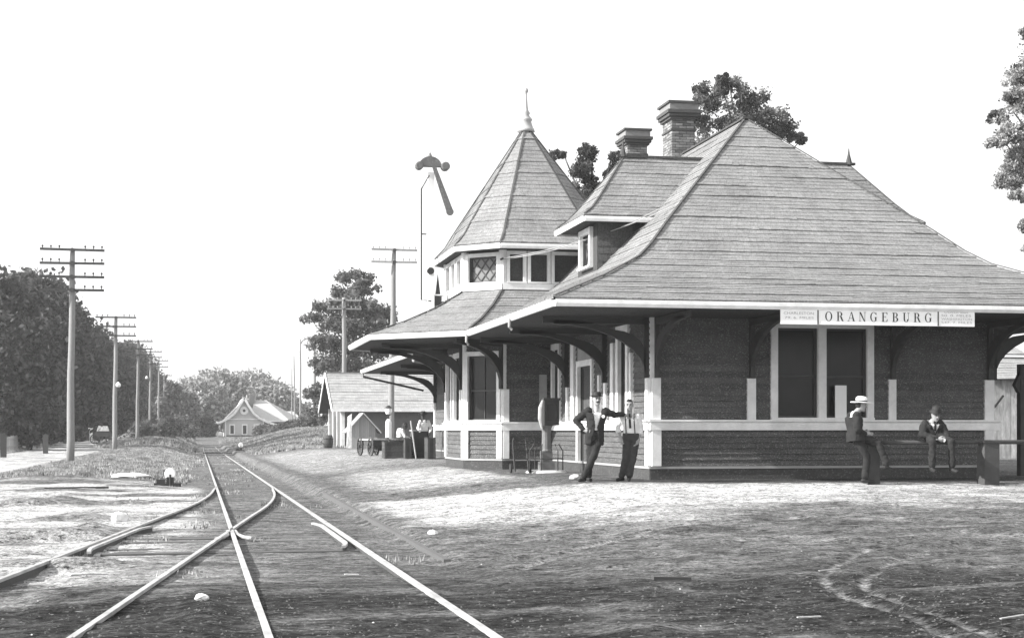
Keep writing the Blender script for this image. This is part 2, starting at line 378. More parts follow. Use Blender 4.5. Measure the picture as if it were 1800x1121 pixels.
# ties
tm = MB(); tm.box(-.05, 2.45, 9.89, 10.11, -.09, .0); tie0 = None
k = 0; y = 9.6
while y < 72:
    wid = 1.0 if y < 16 or y > 44 else 1.0+.28*min(1, div(y)/1.5)
    cx = 1.2 if y > 40 else 1.2-div(y)*.42
    if tie0 is None:
        tie0 = mk('tie', tm, 'tie', track); o_ = tie0
    else: o_ = tie0.copy(); COL.objects.link(o_)
    o_.location = (cx-1.2+random.uniform(-.05, .05), y-10, float(zr(y))-.082+random.uniform(-.034, .004)); o_.rotation_euler = (random.uniform(-.02, .02), 0, random.uniform(-.02, .02)); o_.scale = (wid, random.uniform(.85, 1.15), 1)
    if 18.5 < y < 25: o_.location.z += .018
    y += .56; k += 1
# switch stands
def switch_stand(x, y, label, h=.5, disc=.26):
    z = G(x, y); t_ = thing('switch_stand', label, 'switch stand', (x, y, z), 'switch stands beside the turnouts')
    b_ = MB(); b_.box(x-.45, x+.3, y-.12, y+.12, z-.05, z+.09); b_.box(x-.38, x-.14, y-.1, y+.1, z+.09, z+.2); mk('stand_base', b_, 'iron', t_)
    b_ = MB(); b_.tube([(x, y-.12, z), (x, y-.12, z+h+disc*.2)], .028, 8); b_.box(x-.1, x+.1, y-.08, y+.08, z+.09, z+.26); mk('spindle', b_, 'iron', t_)
    b_ = MB(); b_.lathe((x, y-.06, z+h+disc*.35), [(disc*.86, -.02), (disc, 0), (disc*.86, .02)], 20, 'y'); mk('target_disc', b_, 'whiteboard', t_)
    return t_
switch_stand(-.80, 46.0, 'low switch stand with a round white target left of the near turnout', .30, .155)
switch_stand(3.4, 134, 'small distant switch stand right of the rails before the far depot', .40, .2)
mb = MB(); mb.tube([(.3, 134, float(zr(134))+.02), (3.2, 134, float(zr(134))+.0)], .05, 6); tag(mk('switch_rod', mb, 'iron', loc=(1.8, 134, float(zr(134)))), 'thin switch rod crossing the rails to the distant switch stand', 'rod')

# ------------------------------------------------------------------ the station
EZ = 3.95; FY = 32.79; SX = 9.47; RXW = 17.36; BY = 64.3
st = thing('railway_station', 'wooden passenger station with steep shingled hip roof, octagonal turret and wide eaves', 'station', (13.4, 40, .3))
def roof(bottom, top, prof, z0, z1, expo, parent, name='shingle_course', colw=.17, m='shingle', th=.024, over=.02):
    B = [Vector((p[0], p[1], 0)) for p in bottom]; T = [Vector((p[0], p[1], 0)) for p in top]
    def zt(t_):
        for (a, za), (c, zc) in zip(prof[:-1], prof[1:]):
            if t_ <= c: return z0+(z1-z0)*(za+(zc-za)*(t_-a)/(c-a))
        return z1
    run = max((T[i_]-B[i_]).length for i_ in range(len(B)))
    # arc-length samples
    ts = [0.]; acc = 0; N_ = 400; pt = (0, zt(0)); run_h = run*.8
    for i_ in range(1, N_+1):
        tt = i_/N_; q = (tt*run_h, zt(tt)); acc += math.hypot(q[0]-pt[0], q[1]-pt[1]); pt = q
        if acc >= expo: ts.append(tt); acc = 0
    if ts[-1] < .985: ts.append(1.)
    else: ts[-1] = 1.
    for ci, (t0, t1) in enumerate(zip(ts[:-1], ts[1:])):
        tu = min(1, t1+(t1-t0)*.25); mbb = MB(); u0 = random.random()*.5; big = (ci % 3 == 0)
        P0 = [b_.lerp(t_, t0) for b_, t_ in zip(B, T)]; P1 = [b_.lerp(t_, tu) for b_, t_ in zip(B, T)]
        for p in P0: p.z = zt(t0)
        for p in P1: p.z = zt(tu)
        ua = u0
        for k_ in range(len(P0)-1):
            a, c, d_, e = P0[k_], P0[k_+1], P1[k_+1], P1[k_]
            ln = (c-a).length
            if ln < .02: continue
            u = (c-a).normalized(); sl_ = ((e+d_)/2-(a+c)/2); n_ = u.cross(sl_).normalized()
            dn = -sl_.normalized(); nc = max(1, int(ln/colw))
            for j in range(nc):
                f0, f1 = j/nc, (j+1)/nc
                lf = th*((1.05+.55*math.sin(ua*.9+f0*ln*.9+ci*2.1)*math.sin(f0*ln*.37+ci)) if big else .62)*random.uniform(.85, 1.15); jt = random.uniform(-.010, .012)+(over if ci == 0 else 0)
                l0 = a.lerp(c, f0)+n_*lf+dn*jt; l1 = a.lerp(c, f1)+n_*lf+dn*jt; h1 = e.lerp(d_, f1)+n_*.004; h0 = e.lerp(d_, f0)+n_*.004
                g0 = a.lerp(c, f0)-n_*.01+dn*jt; g1 = a.lerp(c, f1)-n_*.01+dn*jt
                mbb.add([l0, l1, h1, h0, g0, g1], [(0, 1, 2, 3), (4, 5, 1, 0)])
                x0_, x1_ = ua+ln*f0, ua+ln*f1
                mbb.uv += [(x0_, ci+.02), (x1_, ci+.02), (x1_, ci+.98), (x0_, ci+.98), (x0_, ci+.02), (x1_, ci+.02), (x1_, ci+.03), (x0_, ci+.03)]
            ua += ln
        if mbb.f: mk(name, mbb, m, parent)
roofp = MB()  # dark decking under the shingles: the roof itself
def deck(mbx, bottom, top, prof, z0, z1, drop=.03):
    o = []
    for t_, zz in prof:
        o.append([(b_[0]+(c[0]-b_[0])*t_, b_[1]+(c[1]-b_[1])*t_, z0+(z1-z0)*zz-drop) for b_, c in zip(bottom, top)])
    for r0, r1 in zip(o[:-1], o[1:]):
        for k_ in range(len(r0)-1): mbx.add([r0[k_], r0[k_+1], r1[k_+1], r1[k_]], [(0, 1, 2, 3)])
MAINP = [(0, 0), (.22, .60/5.17), (.38, 1.13/5.17), (.44, 1.46/5.17), (.52, 2.02/5.17), (1, 1)]
EXL, EXR, EYF, EYB = 6.75, 19.95, 30.07, 67.0; AX, AY, AYB = 13.35, 37.8, 59.3
mB = [(EXL, EYB), (EXL, EYF), (EXR, EYF), (EXR, EYB), (EXL, EYB)]; mT = [(AX, AYB), (AX, AY), (AX, AY), (AX, AYB), (AX, AYB)]
deck(roofp, mB, mT, MAINP, EZ, 9.12)
R1 = mk('main_roof', roofp, 'soffit', st)
roof(mB[:4], mT[:4], MAINP, EZ, 9.12, .145, R1)
def mz(s): 
    for (a, za), (c, zc) in zip(MAINP[:-1], MAINP[1:]):
        if s <= c: return EZ+5.17*(za+(zc-za)*(s-a)/(c-a))
def hipcap(b_, t_, prof, z0, z1, parent, r=.022, up=.02):
    pts = [(b_[0]+(t_[0]-b_[0])*q, b_[1]+(t_[1]-b_[1])*q, z0+(z1-z0)*zz+up) for q, zz in prof]
    for a, c in zip(pts[:-1], pts[1:]):
        m_ = MB(); m_.beam(a, c, r*2.4, r); mk('hip_cap', m_, 'shingle2', parent)
hipcap(mB[1], mT[1], MAINP, EZ, 9.12, R1, up=.045); hipcap(mB[2], mT[2], MAINP, EZ, 9.12, R1, up=.045)
m_ = MB(); m_.beam((AX, AY-.05, 9.16), (AX, AYB, 9.14), .10, .04); m_.box(AX-.10, AX+.10, AY-.10, AY+.15, 9.12, 9.18); mk('ridge_cap', m_, 'shingle2', R1)
# bay skirt roof
V1, V2, V3, V4 = (8.09, 42.47), (7.2, 43.36), (7.2, 46.6), (8.09, 47.49)
bE = [(11, 50.0), (6.75, 50.0), (4.48, 47.75), (4.48, 42.2), (6.75, 39.96), (11, 39.96)]
bT = [(11, 47.49), V4, V3, V2, V1, (11, 42.47)]
BP = [(0, 0), (.35, .26), (.7, .60), (1, 1)]
m_ = MB(); deck(m_, bE, bT, BP, EZ, 5.22); R2 = mk('bay_roof', m_, 'soffit', st)
roof(bE, bT, BP, EZ, 5.22, .145, R2)
for k_ in (2, 3, 4): hipcap(bE[k_], bT[k_], BP, EZ, 5.22, R2, .025, .04)
# turret roof
tE = [(9.25, 48.2), (7.91, 48.2), (6.86, 46.9), (6.86, 42.9), (7.91, 41.8), (10.6, 41.8), (11.64, 42.9), (11.64, 46.9), (10.6, 48.2), (9.25, 48.2)]
tA = (9.25, 45.0); tT = [(tA[0]+(p[0]-tA[0])*.02, tA[1]+(p[1]-tA[1])*.02) for p in tE]
TP = [(0, 0), (.12, .085), (.2, .175), (1, 1)]
m_ = MB(); deck(m_, tE, tT, TP, 6.42, 10.1); R3 = mk('turret_roof', m_, 'soffit', st)
roof(tE, tT, TP, 6.42, 10.1, .145, R3)
for k_ in range(1, 9): hipcap(tE[k_], tT[k_], TP, 6.42, 10.1, R3, .022, .03)
m_ = MB(); m_.lathe((9.25, 45, 0), [(.26, 9.98), (.24, 10.06), (.22, 10.08), (.15, 10.28), (.19, 10.32), (.17, 10.36), (.09, 10.46), (.12, 10.52), (.07, 10.60), (.055, 10.7), (.03, 11.0), (.025, 11.08), (.06, 11.13), (.07, 11.18), (.04, 11.24), (.005, 11.27)], 16)
mk('finial', m_, 'metal', R3, True)
# soffits, gutters and fascias
def gutter(pts, z, parent, h=.15, out=.10, name='gutter', m='trim'):
    for a, c in zip(pts[:-1], pts[1:]):
        a, c = Vector(a+(0,)), Vector(c+(0,)); u = (c-a).normalized(); n_ = Vector((u.y, -u.x, 0)); ex = .045
        a2, c2 = a-u*ex, c+u*ex
        pr = [(0, -h), (out*.55, -h), (out, -h*.6), (out, -.02), (out-.02, -.015), (out-.03, -.03), (0, -.03)]
        mm = MB(); k_ = len(pr)
        mm.add([a+n_*p[0]+Vector((0, 0, z+p[1])) for p in pr]+[c+n_*p[0]+Vector((0, 0, z+p[1])) for p in pr],
               [tuple(range(k_)), tuple(k_+j for j in reversed(range(k_)))]+[((j+1) % k_, j, k_+j, k_+(j+1) % k_) for j in range(k_)])
        mk(name, mm, m, parent)
gutter([(EXL, EYB), (EXL, 50.0)], EZ-.02, R1); gutter([(EXL, 39.96), (EXL, EYF), (EXR, EYF), (EXR, EYB)], EZ-.02, R1)
gutter(bE[1:5], EZ-.02, R2)
gutter(tE, 6.40, R3, .15, .06, 'fascia')
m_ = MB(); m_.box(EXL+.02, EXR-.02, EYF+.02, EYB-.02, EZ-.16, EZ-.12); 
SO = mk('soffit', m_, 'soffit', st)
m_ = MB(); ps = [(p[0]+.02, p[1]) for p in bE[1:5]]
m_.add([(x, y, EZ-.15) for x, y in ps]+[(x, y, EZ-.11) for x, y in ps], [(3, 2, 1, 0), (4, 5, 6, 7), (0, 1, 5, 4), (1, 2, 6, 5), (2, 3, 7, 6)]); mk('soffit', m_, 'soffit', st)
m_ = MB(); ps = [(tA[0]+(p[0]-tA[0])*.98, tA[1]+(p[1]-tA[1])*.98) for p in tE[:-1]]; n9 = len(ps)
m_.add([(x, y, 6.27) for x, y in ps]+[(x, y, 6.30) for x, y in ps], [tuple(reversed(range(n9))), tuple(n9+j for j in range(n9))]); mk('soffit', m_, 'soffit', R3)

def wall(p0, p1, z0, z1, ops=(), boards=True, ranges=None, parent=st, bm_='siding', pitch=.125, posts=True):
    """one wall with window openings, lapped boards, casings and panes; outward is to the right of p0->p1"""
    a = Vector((p0[0], p0[1], 0)); c = Vector((p1[0], p1[1], 0)); Lw = (c-a).length; u = (c-a).normalized(); n_ = Vector((u.y, -u.x, 0))
    def bx(mb_, s0, s1, d0, d1, za, zb, d0t=None, d1t=None):
        d0t = d0 if d0t is None else d0t; d1t = d1 if d1t is None else d1t
        q = [a+u*s0+n_*d1, a+u*s1+n_*d1, a+u*s1+n_*d0, a+u*s0+n_*d0]; q2 = [a+u*s0+n_*d1t, a+u*s1+n_*d1t, a+u*s1+n_*d0t, a+u*s0+n_*d0t]
        mb_.hexa([p+Vector((0, 0, za)) for p in q]+[p+Vector((0, 0, zb)) for p in q2])
    ops = sorted(ops, key=lambda o: o['a'])
    wm = MB(); s = 0
    for o in ops:
        if o['a'] > s+.001: bx(wm, s, o['a'], -.14, 0, z0, z1)
        if o['z0'] > z0+.001: bx(wm, o['a'], o['b'], -.14, 0, z0, o['z0'])
        if o['z1'] < z1-.001: bx(wm, o['a'], o['b'], -.14, 0, o['z1'], z1)
        s = o['b']
    if s < Lw-.001: bx(wm, s, Lw, -.14, 0, z0, z1)
    W = mk('wall', wm, 'wall', parent)
    lev2 = W if parent is st else parent
    if boards:
        for (ra, rb) in (ranges or [(z0, z1)]):
            n = max(1, int(round((rb-ra)/pitch)))
            for i_ in range(n):
                za, zb = ra+(rb-ra)*i_/n, ra+(rb-ra)*(i_+1)/n
                iv = [(0., Lw)]
                for o in ops:
                    if o['z0']-.05 < (za+zb)/2 < o['z1']+.05:
                        cw = o.get('c', .14); nv = []
                        for (x0, x1) in iv:
                            if o['b']+cw <= x0 or o['a']-cw >= x1: nv.append((x0, x1)); continue
                            if o['a']-cw > x0: nv.append((x0, o['a']-cw))
                            if o['b']+cw < x1: nv.append((o['b']+cw, x1))
                        iv = nv
                for (x0, x1) in iv:
                    if x1-x0 < .05: continue
                    cuts = [x0]
                    while x1-cuts[-1] > 5.5: cuts.append(cuts[-1]+random.uniform(2.6, 4.6))
                    cuts.append(x1)
                    for q0, q1 in zip(cuts[:-1], cuts[1:]):
                        mm = MB(); bx(mm, q0+.002, q1-.002, .001, .040+random.uniform(-.004, .004), za, zb+.006, .001, .010); mk('clapboard', mm, bm_, W)
    for o in ops:
        kd = o.get('kind', 'window'); cw = o.get('c', .14); cl_, cr_ = o.get('cl', cw), o.get('cr', cw); fm = MB(); cm = o.get('cm', 'trim')
        bx(fm, o['a']-cl_, o['a'], .002, .09, o['z0']-.0, o['z1']+cw); bx(fm, o['b'], o['b']+cr_, .002, .09, o['z0']-.0, o['z1']+cw)
        bx(fm, o['a'], o['b'], .002, .085, o['z1'], o['z1']+cw)
        if kd == 'window': bx(fm, o['a']-cl_, o['b']+cr_, .0025, .13, o['z0']-.05, o['z0']-.001)
        Wn = mk(kd, fm, cm, st if parent is st else parent)
        sm = MB(); s0, s1, za, zb = o['a'], o['b'], o['z0'], o['z1']; fw = .045
        bx(sm, s0, s0+fw, -.09, -.04, za, zb); bx(sm, s1-fw, s1, -.09, -.04, za, zb); bx(sm, s0+fw, s1-fw, -.09, -.04, zb-fw, zb); bx(sm, s0+fw, s1-fw, -.09, -.04, za, za+fw)
        if o.get('mid'): zm = za+(zb-za)*.46; bx(sm, s0+fw, s1-fw, -.085, -.035, zm-.025, zm+.025)
        if o.get('vbar'): xm = (s0+s1)/2; bx(sm, xm-.012, xm+.012, -.084, -.05, za+fw, zb-fw)
        par3 = Wn if parent is st else Wn
        if o.get('diamond'):
            wd, ht = s1-s0-2*fw, zb-za-2*fw; nd = o['diamond']; sp = wd/nd
            A = a+u*(s0+fw)+n_*(-.06)+Vector((0, 0, za+fw)); sl2 = ht/(wd*.62)
            for k_ in range(-nd*3, nd*3):
                for sg in (1, -1):
                    x0 = k_*sp; pts = []
                    # line x = x0 + sg*z/sl
                    zlo, zhi = 0, ht; f = lambda zz: x0+sg*zz/sl2
                    z_a = max(0, min(ht, (0-x0)*sl2*sg)); z_b = max(0, min(ht, (wd-x0)*sl2*sg)); lo, hi = min(z_a, z_b), max(z_a, z_b)
                    if hi-lo > .04: sm.beam(A+u*f(lo)+Vector((0, 0, lo)), A+u*f(hi)+Vector((0, 0, hi)), .026, .018+.003*sg, n_)
        mk('sash' if kd == 'window' else 'door_frame', sm, 'sash', Wn)
        pm = MB(); bx(pm, s0+.01, s1-.01, -.125, -.075 if kd == 'window' else -.06, za+.005, zb-.005)
        mk('pane' if kd == 'window' else 'door_leaf', pm, o.get('pm', 'glass') if kd == 'window' else 'crate', Wn)
    return a, u, n_, bx
RNG = [(.62, 1.37), (1.63, 3.79)]
def rim(p0, p1, e0=.0, e1=.0, extra=()):
    a = Vector((p0[0], p0[1], 0)); c = Vector((p1[0], p1[1], 0)); u = (c-a).normalized(); n_ = Vector((u.y, -u.x, 0)); Lw = (c-a).length
    def bx(s0, s1, d0, d1, za, zb, nm, m):
        q = [a+u*s0+n_*d1, a+u*s1+n_*d1, a+u*s1+n_*d0, a+u*s0+n_*d0]; mm = MB()
        mm.hexa([p+Vector((0, 0, za)) for p in q]+[p+Vector((0, 0, zb)) for p in q]); return mk(nm, mm, m, st)
    bx(-e0, Lw+e1, .003, .105, 1.385, 1.565, 'sill_rail', 'trim'); bx(-e0-.03, Lw+e1+.03, .003, .15, 1.567, 1.612, 'sill_cap', 'trim')
    bx(-e0, Lw+e1, .003, .07, .56, .612, 'water_table', 'dimtrim'); bx(-e0*.5, Lw+e1*.5, .003, .045, -.1, .555, 'skirting', 'crate')
    for (s0, s1, za, zb, m) in extra: bx(s0, s1, .003, .085 if zb < 2.6 else .10, za, zb, 'pilaster', m)
    return a, u, n_
# front wall
fo = lambda x: x-SX
wall((SX, FY), (RXW, FY), 0, 3.79, [dict(a=fo(12.29), b=fo(13.21), z0=1.66, z1=3.60, c=.155, cr=.001, mid=True), dict(a=fo(13.40), b=fo(14.35), z0=1.66, z1=3.60, c=.155, cl=.001, mid=True)], ranges=RNG)
m_ = MB(); m_.box(13.212, 13.398, FY-.10, FY-.004, 1.613, 3.75); mk('mullion_board', m_, 'trim', st)
rim((SX, FY), (RXW, FY), .05, .13, [(fo(SX)+.0, .20, .62, 1.384, 'trim'), (0, .19, 1.613, 2.5, 'trim'), (fo(11.60), fo(11.79), 1.613, 2.5, 'trim'), (fo(14.86), fo(15.03), 1.613, 2.5, 'trim'), (fo(17.14), fo(17.36), 1.613, 2.5, 'trim'), (fo(17.14), fo(17.36), .62, 1.384, 'trim')])
m_ = MB(); m_.box(SX-.03, SX+.065, FY-.055, FY+.055, 2.502, 3.79); mk('corner_board', m_, 'trim', st)
# track-side wall (from back to front)
fs = lambda Y, Y0=42.47: Y0-Y
wall((SX, 42.47), (SX, FY), 0, 3.79, [dict(a=fs(42.15), b=fs(41.45), z0=1.66, z1=3.55, mid=True, c=.16), dict(a=fs(39.2), b=fs(37.85), z0=.58, z1=2.98, kind='door', c=.15),
     dict(a=fs(35.25), b=fs(34.60), z0=1.66, z1=3.55, mid=True, c=.2)], ranges=RNG)
m_ = MB(); m_.box(SX-.07, SX-.003, 37.9, 39.25, 3.14, 3.52); mk('transom_panel', m_, 'dimtrim', st)
rim((SX, 42.47), (SX, FY), 0, .05, [(fs(40.55), fs(40.35), 1.613, 2.5, 'trim'), (fs(39.95), fs(39.60), 1.613, 3.7, 'trim'), (fs(37.10), fs(36.95), 1.613, 2.7, 'trim'), (fs(36.6), fs(36.4), 1.613, 2.5, 'trim'), (fs(35.9), fs(35.65), 1.613, 3.4, 'trim'), (fs(34.25), fs(34.1), 1.613, 3.1, 'trim'),
     (fs(33.0), fs(FY), .62, 1.384, 'trim'), (fs(33.0), fs(FY), 1.613, 2.5, 'trim')])
# bay walls
wall(V1, (SX, 42.47), 0, 3.79, [], ranges=RNG); rim(V1, (SX, 42.47), .02, 0, [(0, .16, .62, 1.384, 'trim'), (0, .16, 1.613, 2.5, 'trim'), (1.0, 1.2, 1.613, 2.9, 'dimtrim')])
wall(V2, V1, 0, 3.79, [dict(a=.14, b=1.10, z0=1.66, z1=3.42, c=.12, mid=True, vbar=True)], ranges=[RNG[0], (3.56, 3.79)]); rim(V2, V1, .02, .02, [(0, .15, .62, 1.384, 'trim'), (1.10, 1.26, .62, 1.384, 'trim')])
wall(V3, V2, 0, 3.79, [dict(a=.35, b=1.1, z0=1.66, z1=3.42, c=.14, mid=True), dict(a=1.75, b=2.75, z0=1.66, z1=3.42, c=.14, mid=True)], ranges=RNG); rim(V3, V2, .02, .02, [(0, .2, .62, 1.384, 'trim'), (3.05, 3.24, .62, 1.384, 'trim'), (3.05, 3.24, 1.613, 2.5, 'trim')])
wall((SX, 47.49), V4, 0, 3.79, boards=False); wall(V4, V3, 0, 3.79, boards=False); rim(V4, V3)
wall((SX, BY), (SX, 47.49), 0, 3.79, [dict(a=3, b=4, z0=1.66, z1=3.4), dict(a=9, b=10.2, z0=.5, z1=3.0, kind='door')], ranges=[(.62, 1.37), (1.63, 3.79)], pitch=.25); rim((SX, BY), (SX, 47.49), .02, 0, [(0, .2, .62, 3.7, 'trim'), (5.5, 5.7, 1.613, 2.5, 'trim')])
wall((RXW, FY), (RXW, BY), 0, 3.79, [dict(a=3, b=4.2, z0=1.66, z1=3.5, mid=True), dict(a=9, b=10.2, z0=1.66, z1=3.5, mid=True)], boards=True, pitch=.25); rim((RXW, FY), (RXW, BY), .0, 0)
wall((RXW, BY), (SX, BY), 0, 3.79, boards=False)
for V_, rot in ((V1, .39), (V2, .39), (V3, .39)):
    m_ = MB(); m_.tube([(V_[0]+.02, V_[1]+.02, 1.613), (V_[0]+.02, V_[1]+.02, 3.79)], .095, 8); mk('corner_post', m_, 'trim', st)
# notice board leaning in the front window
m_ = MB(); m_.box(13.60, 13.86, FY-.10, FY-.075, 1.63, 2.36); mk('notice_board', m_, 'whiteboard', st)
# brackets
def bracket(x, y, dx, dy, reach=2.35, w_=.09, z0=2.5, z1=3.78):
    d = Vector((dx, dy, 0)).normalized(); o = Vector((x, y, 0)); mm = MB(); si = Vector((-d.y, d.x, 0))
    P = lambda r, z: o+d*r+Vector((0, 0, z))
    mm.beam(P(.075, z0-.0), P(.075, z1), w_, .13, d)
    mm.beam(P(.1, z1-.07), P(reach, z1-.07), w_, .13)
    n = 9; arc = []
    for k_ in range(n+1):
        th_ = math.pi/2*k_/n; arc.append((.1+(reach*.86)*(1-math.cos(th_)), z0+.05+(z1-z0-.2)*math.sin(th_)))
    for (r0, q0), (r1, q1) in zip(arc[:-1], arc[1:]):     # solid web between the curve and the knee
        tt = .12; A = P(r0, q0); B_ = P(r1, q1)
        up0 = min(z1-.07, q0+tt+.34*max(0, 1-r0/.9)); up1 = min(z1-.07, q1+tt+.34*max(0, 1-r1/.9)); h = si*w_/2
        mm.hexa([A-h, B_-h, B_+h, A+h, P(r0, up0)-h, P(r1, up1)-h, P(r1, up1)+h, P(r0, up0)+h])
    mk('bracket', mm, 'bracket', st)
for x in (11.70, 14.95): bracket(x, FY, 0, -1)
bracket(9.57, FY, 0, -1); bracket(17.25, FY, 0, -1); bracket(RXW, FY+.1, 1, 0); bracket(SX, 32.9, -1, 0)
bracket(SX, 36.5, -1, 0); bracket(SX, 40.45, -1, 0); bracket(V1[0]-.0, V1[1], -1, -1, 2.2); bracket(V2[0], V2[1]+.15, -1, 0, 2.3); bracket(V3[0], V3[1]-.15, -1, 0, 2.3); bracket(V4[0], V4[1], -1, 1, 2.2)
for y in (51.5, 57.5, 64.0): bracket(SX, y, -1, 0, 2.3, .16)
# drum of the turret
dr = [(8.09, 47.49), (7.2, 46.6), (7.2, 43.36), (8.09, 42.47), (10.41, 42.47), (11.3, 43.36), (11.3, 46.6), (10.41, 47.49), (8.09, 47.49)]
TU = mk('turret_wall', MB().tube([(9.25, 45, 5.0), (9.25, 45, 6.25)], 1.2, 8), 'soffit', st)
for k_, (p, q) in enumerate(zip(dr[:-1], dr[1:])):
    Lw = math.hypot(q[0]-p[0], q[1]-p[1]); ops = []
    if k_ == 2: ops = [dict(a=.16, b=1.10, z0=5.42, z1=6.12, c=.10, diamond=3, pm='leaded')]
    elif k_ == 1: ops = [dict(a=.3+i_*1.0, b=.95+i_*1.0, z0=5.42, z1=6.12, c=.12, diamond=2, pm='leaded') for i_ in range(3)]
    elif k_ == 3: ops = [dict(a=.18, b=.55, z0=5.42, z1=6.16, c=.09, pm='shingle2'), dict(a=.76, b=1.22, z0=5.42, z1=6.16, c=.09, pm='shingle2'), dict(a=1.42, b=2.12, z0=5.42, z1=6.16, c=.09, pm='shingle2')]
    wall(p, q, 5.0, 6.27, ops, boards=False, parent=TU)
    a = Vector(p+(0,)); c = Vector(q+(0,)); u = (c-a).normalized(); n_ = Vector((u.y, -u.x, 0)); mm = MB()
    mm.hexa([a-u*.03+n_*.11+Vector((0, 0, 5.2)), c+u*.03+n_*.11+Vector((0, 0, 5.2)), c+n_*.005+Vector((0, 0, 5.2)), a+n_*.005+Vector((0, 0, 5.2)),
             a-u*.03+n_*.11+Vector((0, 0, 5.366)), c+u*.03+n_*.11+Vector((0, 0, 5.366)), c+n_*.005+Vector((0, 0, 5.366)), a+n_*.005+Vector((0, 0, 5.366))]); mk('sill_rail', mm, 'trim', TU)
for V_ in dr[:-1]:
    m_ = MB(); m_.tube([(V_[0], V_[1], 5.36), (V_[0], V_[1], 6.27)], .11, 8); mk('corner_post', m_, 'trim', TU)
m_ = MB(); m_.tube([(8.0, 42.3, 6.0), (8.05, 42.2, 6.02)], .03, 6); mk('insulator', m_, 'iron', TU)
# dormers
def dormer(mir):
    fx = (lambda x: x) if not mir else (lambda x: 2*AX-x)
    def fix(pts): return [(fx(p[0]), p[1]) for p in pts][::-1] if mir else pts
    E_ = fix([(10.95, 39.95), (9.0, 39.95), (9.0, 36.85), (10.95, 36.85)]); T_ = fix([(12.5, 38.42), (10.36, 38.42), (10.36, 38.38), (12.5, 38.38)])
    DP = [(0, 0), (.2, .13), (.4, .33), (1, 1)]; mm = MB(); deck(mm, E_, T_, DP, 6.52, 8.15); D = mk('dormer', mm, 'soffit', st)
    roof(E_, T_, DP, 6.52, 8.15, .145, D)
    for k_ in (1, 2): hipcap(E_[k_], T_[k_], DP, 6.52, 8.15, D, .02, .03)
    mm = MB(); mm.beam((fx(10.2), 38.4, 8.2), (fx(12.5), 38.4, 8.2), .12, .06); mm.lathe((fx(10.36), 38.4, 0), [(.1, 8.18), (.07, 8.3), (.03, 8.45), (.01, 8.6)], 8); mk('ridge_cap', mm, 'shingle2', D)
    gutter(E_, 6.50, D, .14, .05, 'fascia')
    mm = MB(); x0, x1 = sorted((fx(9.03), fx(11.2))); mm.box(x0, x1, 36.9, 39.9, 6.40, 6.43); mk('soffit', mm, 'soffit', D)
    W0, W1 = ((fx(9.45), 39.4), (fx(9.45), 37.4)) if not mir else ((fx(9.45), 37.4), (fx(9.45), 39.4))
    wall(W0, W1, 5.0, 6.4, [dict(a=.55, b=1.45, z0=5.42, z1=6.22, c=.14, diamond=2, pm='leaded')], boards=False, parent=D)
    mm = MB()
    for yy, o in ((37.4, 0), (39.26, 0)):
        xa, xb = sorted((fx(9.6), fx(11.2))); mm.box(xa, xb, yy, yy+.14, 5.0, 6.4)
    mk('cheek_wall', mm, 'wall', D)
    # shingled cheek facing the photographer
    n = 7
    for i_ in range(n):
        za, zb = 5.1+i_*1.3/n, 5.1+(i_+1)*1.3/n; mm = MB(); xa, xb = sorted((fx(9.46), fx(9.6+.9*(i_+1)/n+.3))); nc = int((xb-xa)/.14)
        for j in range(nc):
            q0, q1 = xa+(xb-xa)*j/nc, xa+(xb-xa)*(j+1)/nc; d = random.uniform(.015, .03)
            mm.add([(q0, 37.4-d, za), (q1, 37.4-d, za), (q1, 37.392, zb+.01), (q0, 37.392, zb+.01), (q0, 37.4, za), (q1, 37.4, za)], [(0, 1, 2, 3), (4, 5, 1, 0)])
            mm.uv += [(q0, i_+.05), (q1, i_+.05), (q1, i_+.95), (q0, i_+.95)]+[(q0, i_+.05)]*4
        mk('cheek_course', mm, 'shingle2', D)
    return D
dormer(False); dormer(True)
# chimneys
def chimney(x0, x1, y0, y1, zb, zt_):
    mm = MB(); mm.box(x0+.012, x1-.012, y0+.012, y1-.012, zb-.6, zt_-.25); C_ = mk('chimney', mm, 'mortar', st)
    bb = MB(); bb.box(0, .205, 0, .1, 0, .064); proto = None; cz = zb-.05; r = 0
    while cz < zt_-.50:
        for (ax, fixd, s0, s1) in (('x', y0, x0, x1), ('y', x0, y0, y1)):
            s = s0-(.108 if r % 2 else 0)
            while s < s1-.03:
                a, b2 = max(s, s0), min(s+.205, s1)
                if b2-a > .03:
                    mm = MB(); pr = random.uniform(0, .008)
                    if ax == 'x': mm.box(a, b2, fixd-pr, fixd+.05, cz, cz+.064)
                    else: mm.box(fixd-pr-.001, fixd+.05, max(a, y0+.052), b2, cz, cz+.064)
                    mk('brick', mm, 'brick', C_)
                s += .217
        cz += .076; r += 1
    for (o, za, zb_, m) in ((.03, zt_-.82, zt_-.77, 'brickdark'), (.06, zt_-.50, zt_-.43, 'brickdark'), (.11, zt_-.43, zt_-.34, 'brickdark'), (.15, zt_-.34, zt_-.25, 'brickdark'), (.08, zt_-.25, zt_-.06, 'brick'), (.13, zt_-.06, zt_, 'brickdark')):
        mm = MB(); mm.box(x0-o, x1+o, y0-o, y1+o, za, zb_); mk('corbel_course', mm, m, C_)
chimney(13.02, 13.70, 43.0, 43.9, 8.85, 10.62)
chimney(13.12, 13.76, 48.1, 48.9, 9.15, 10.80)
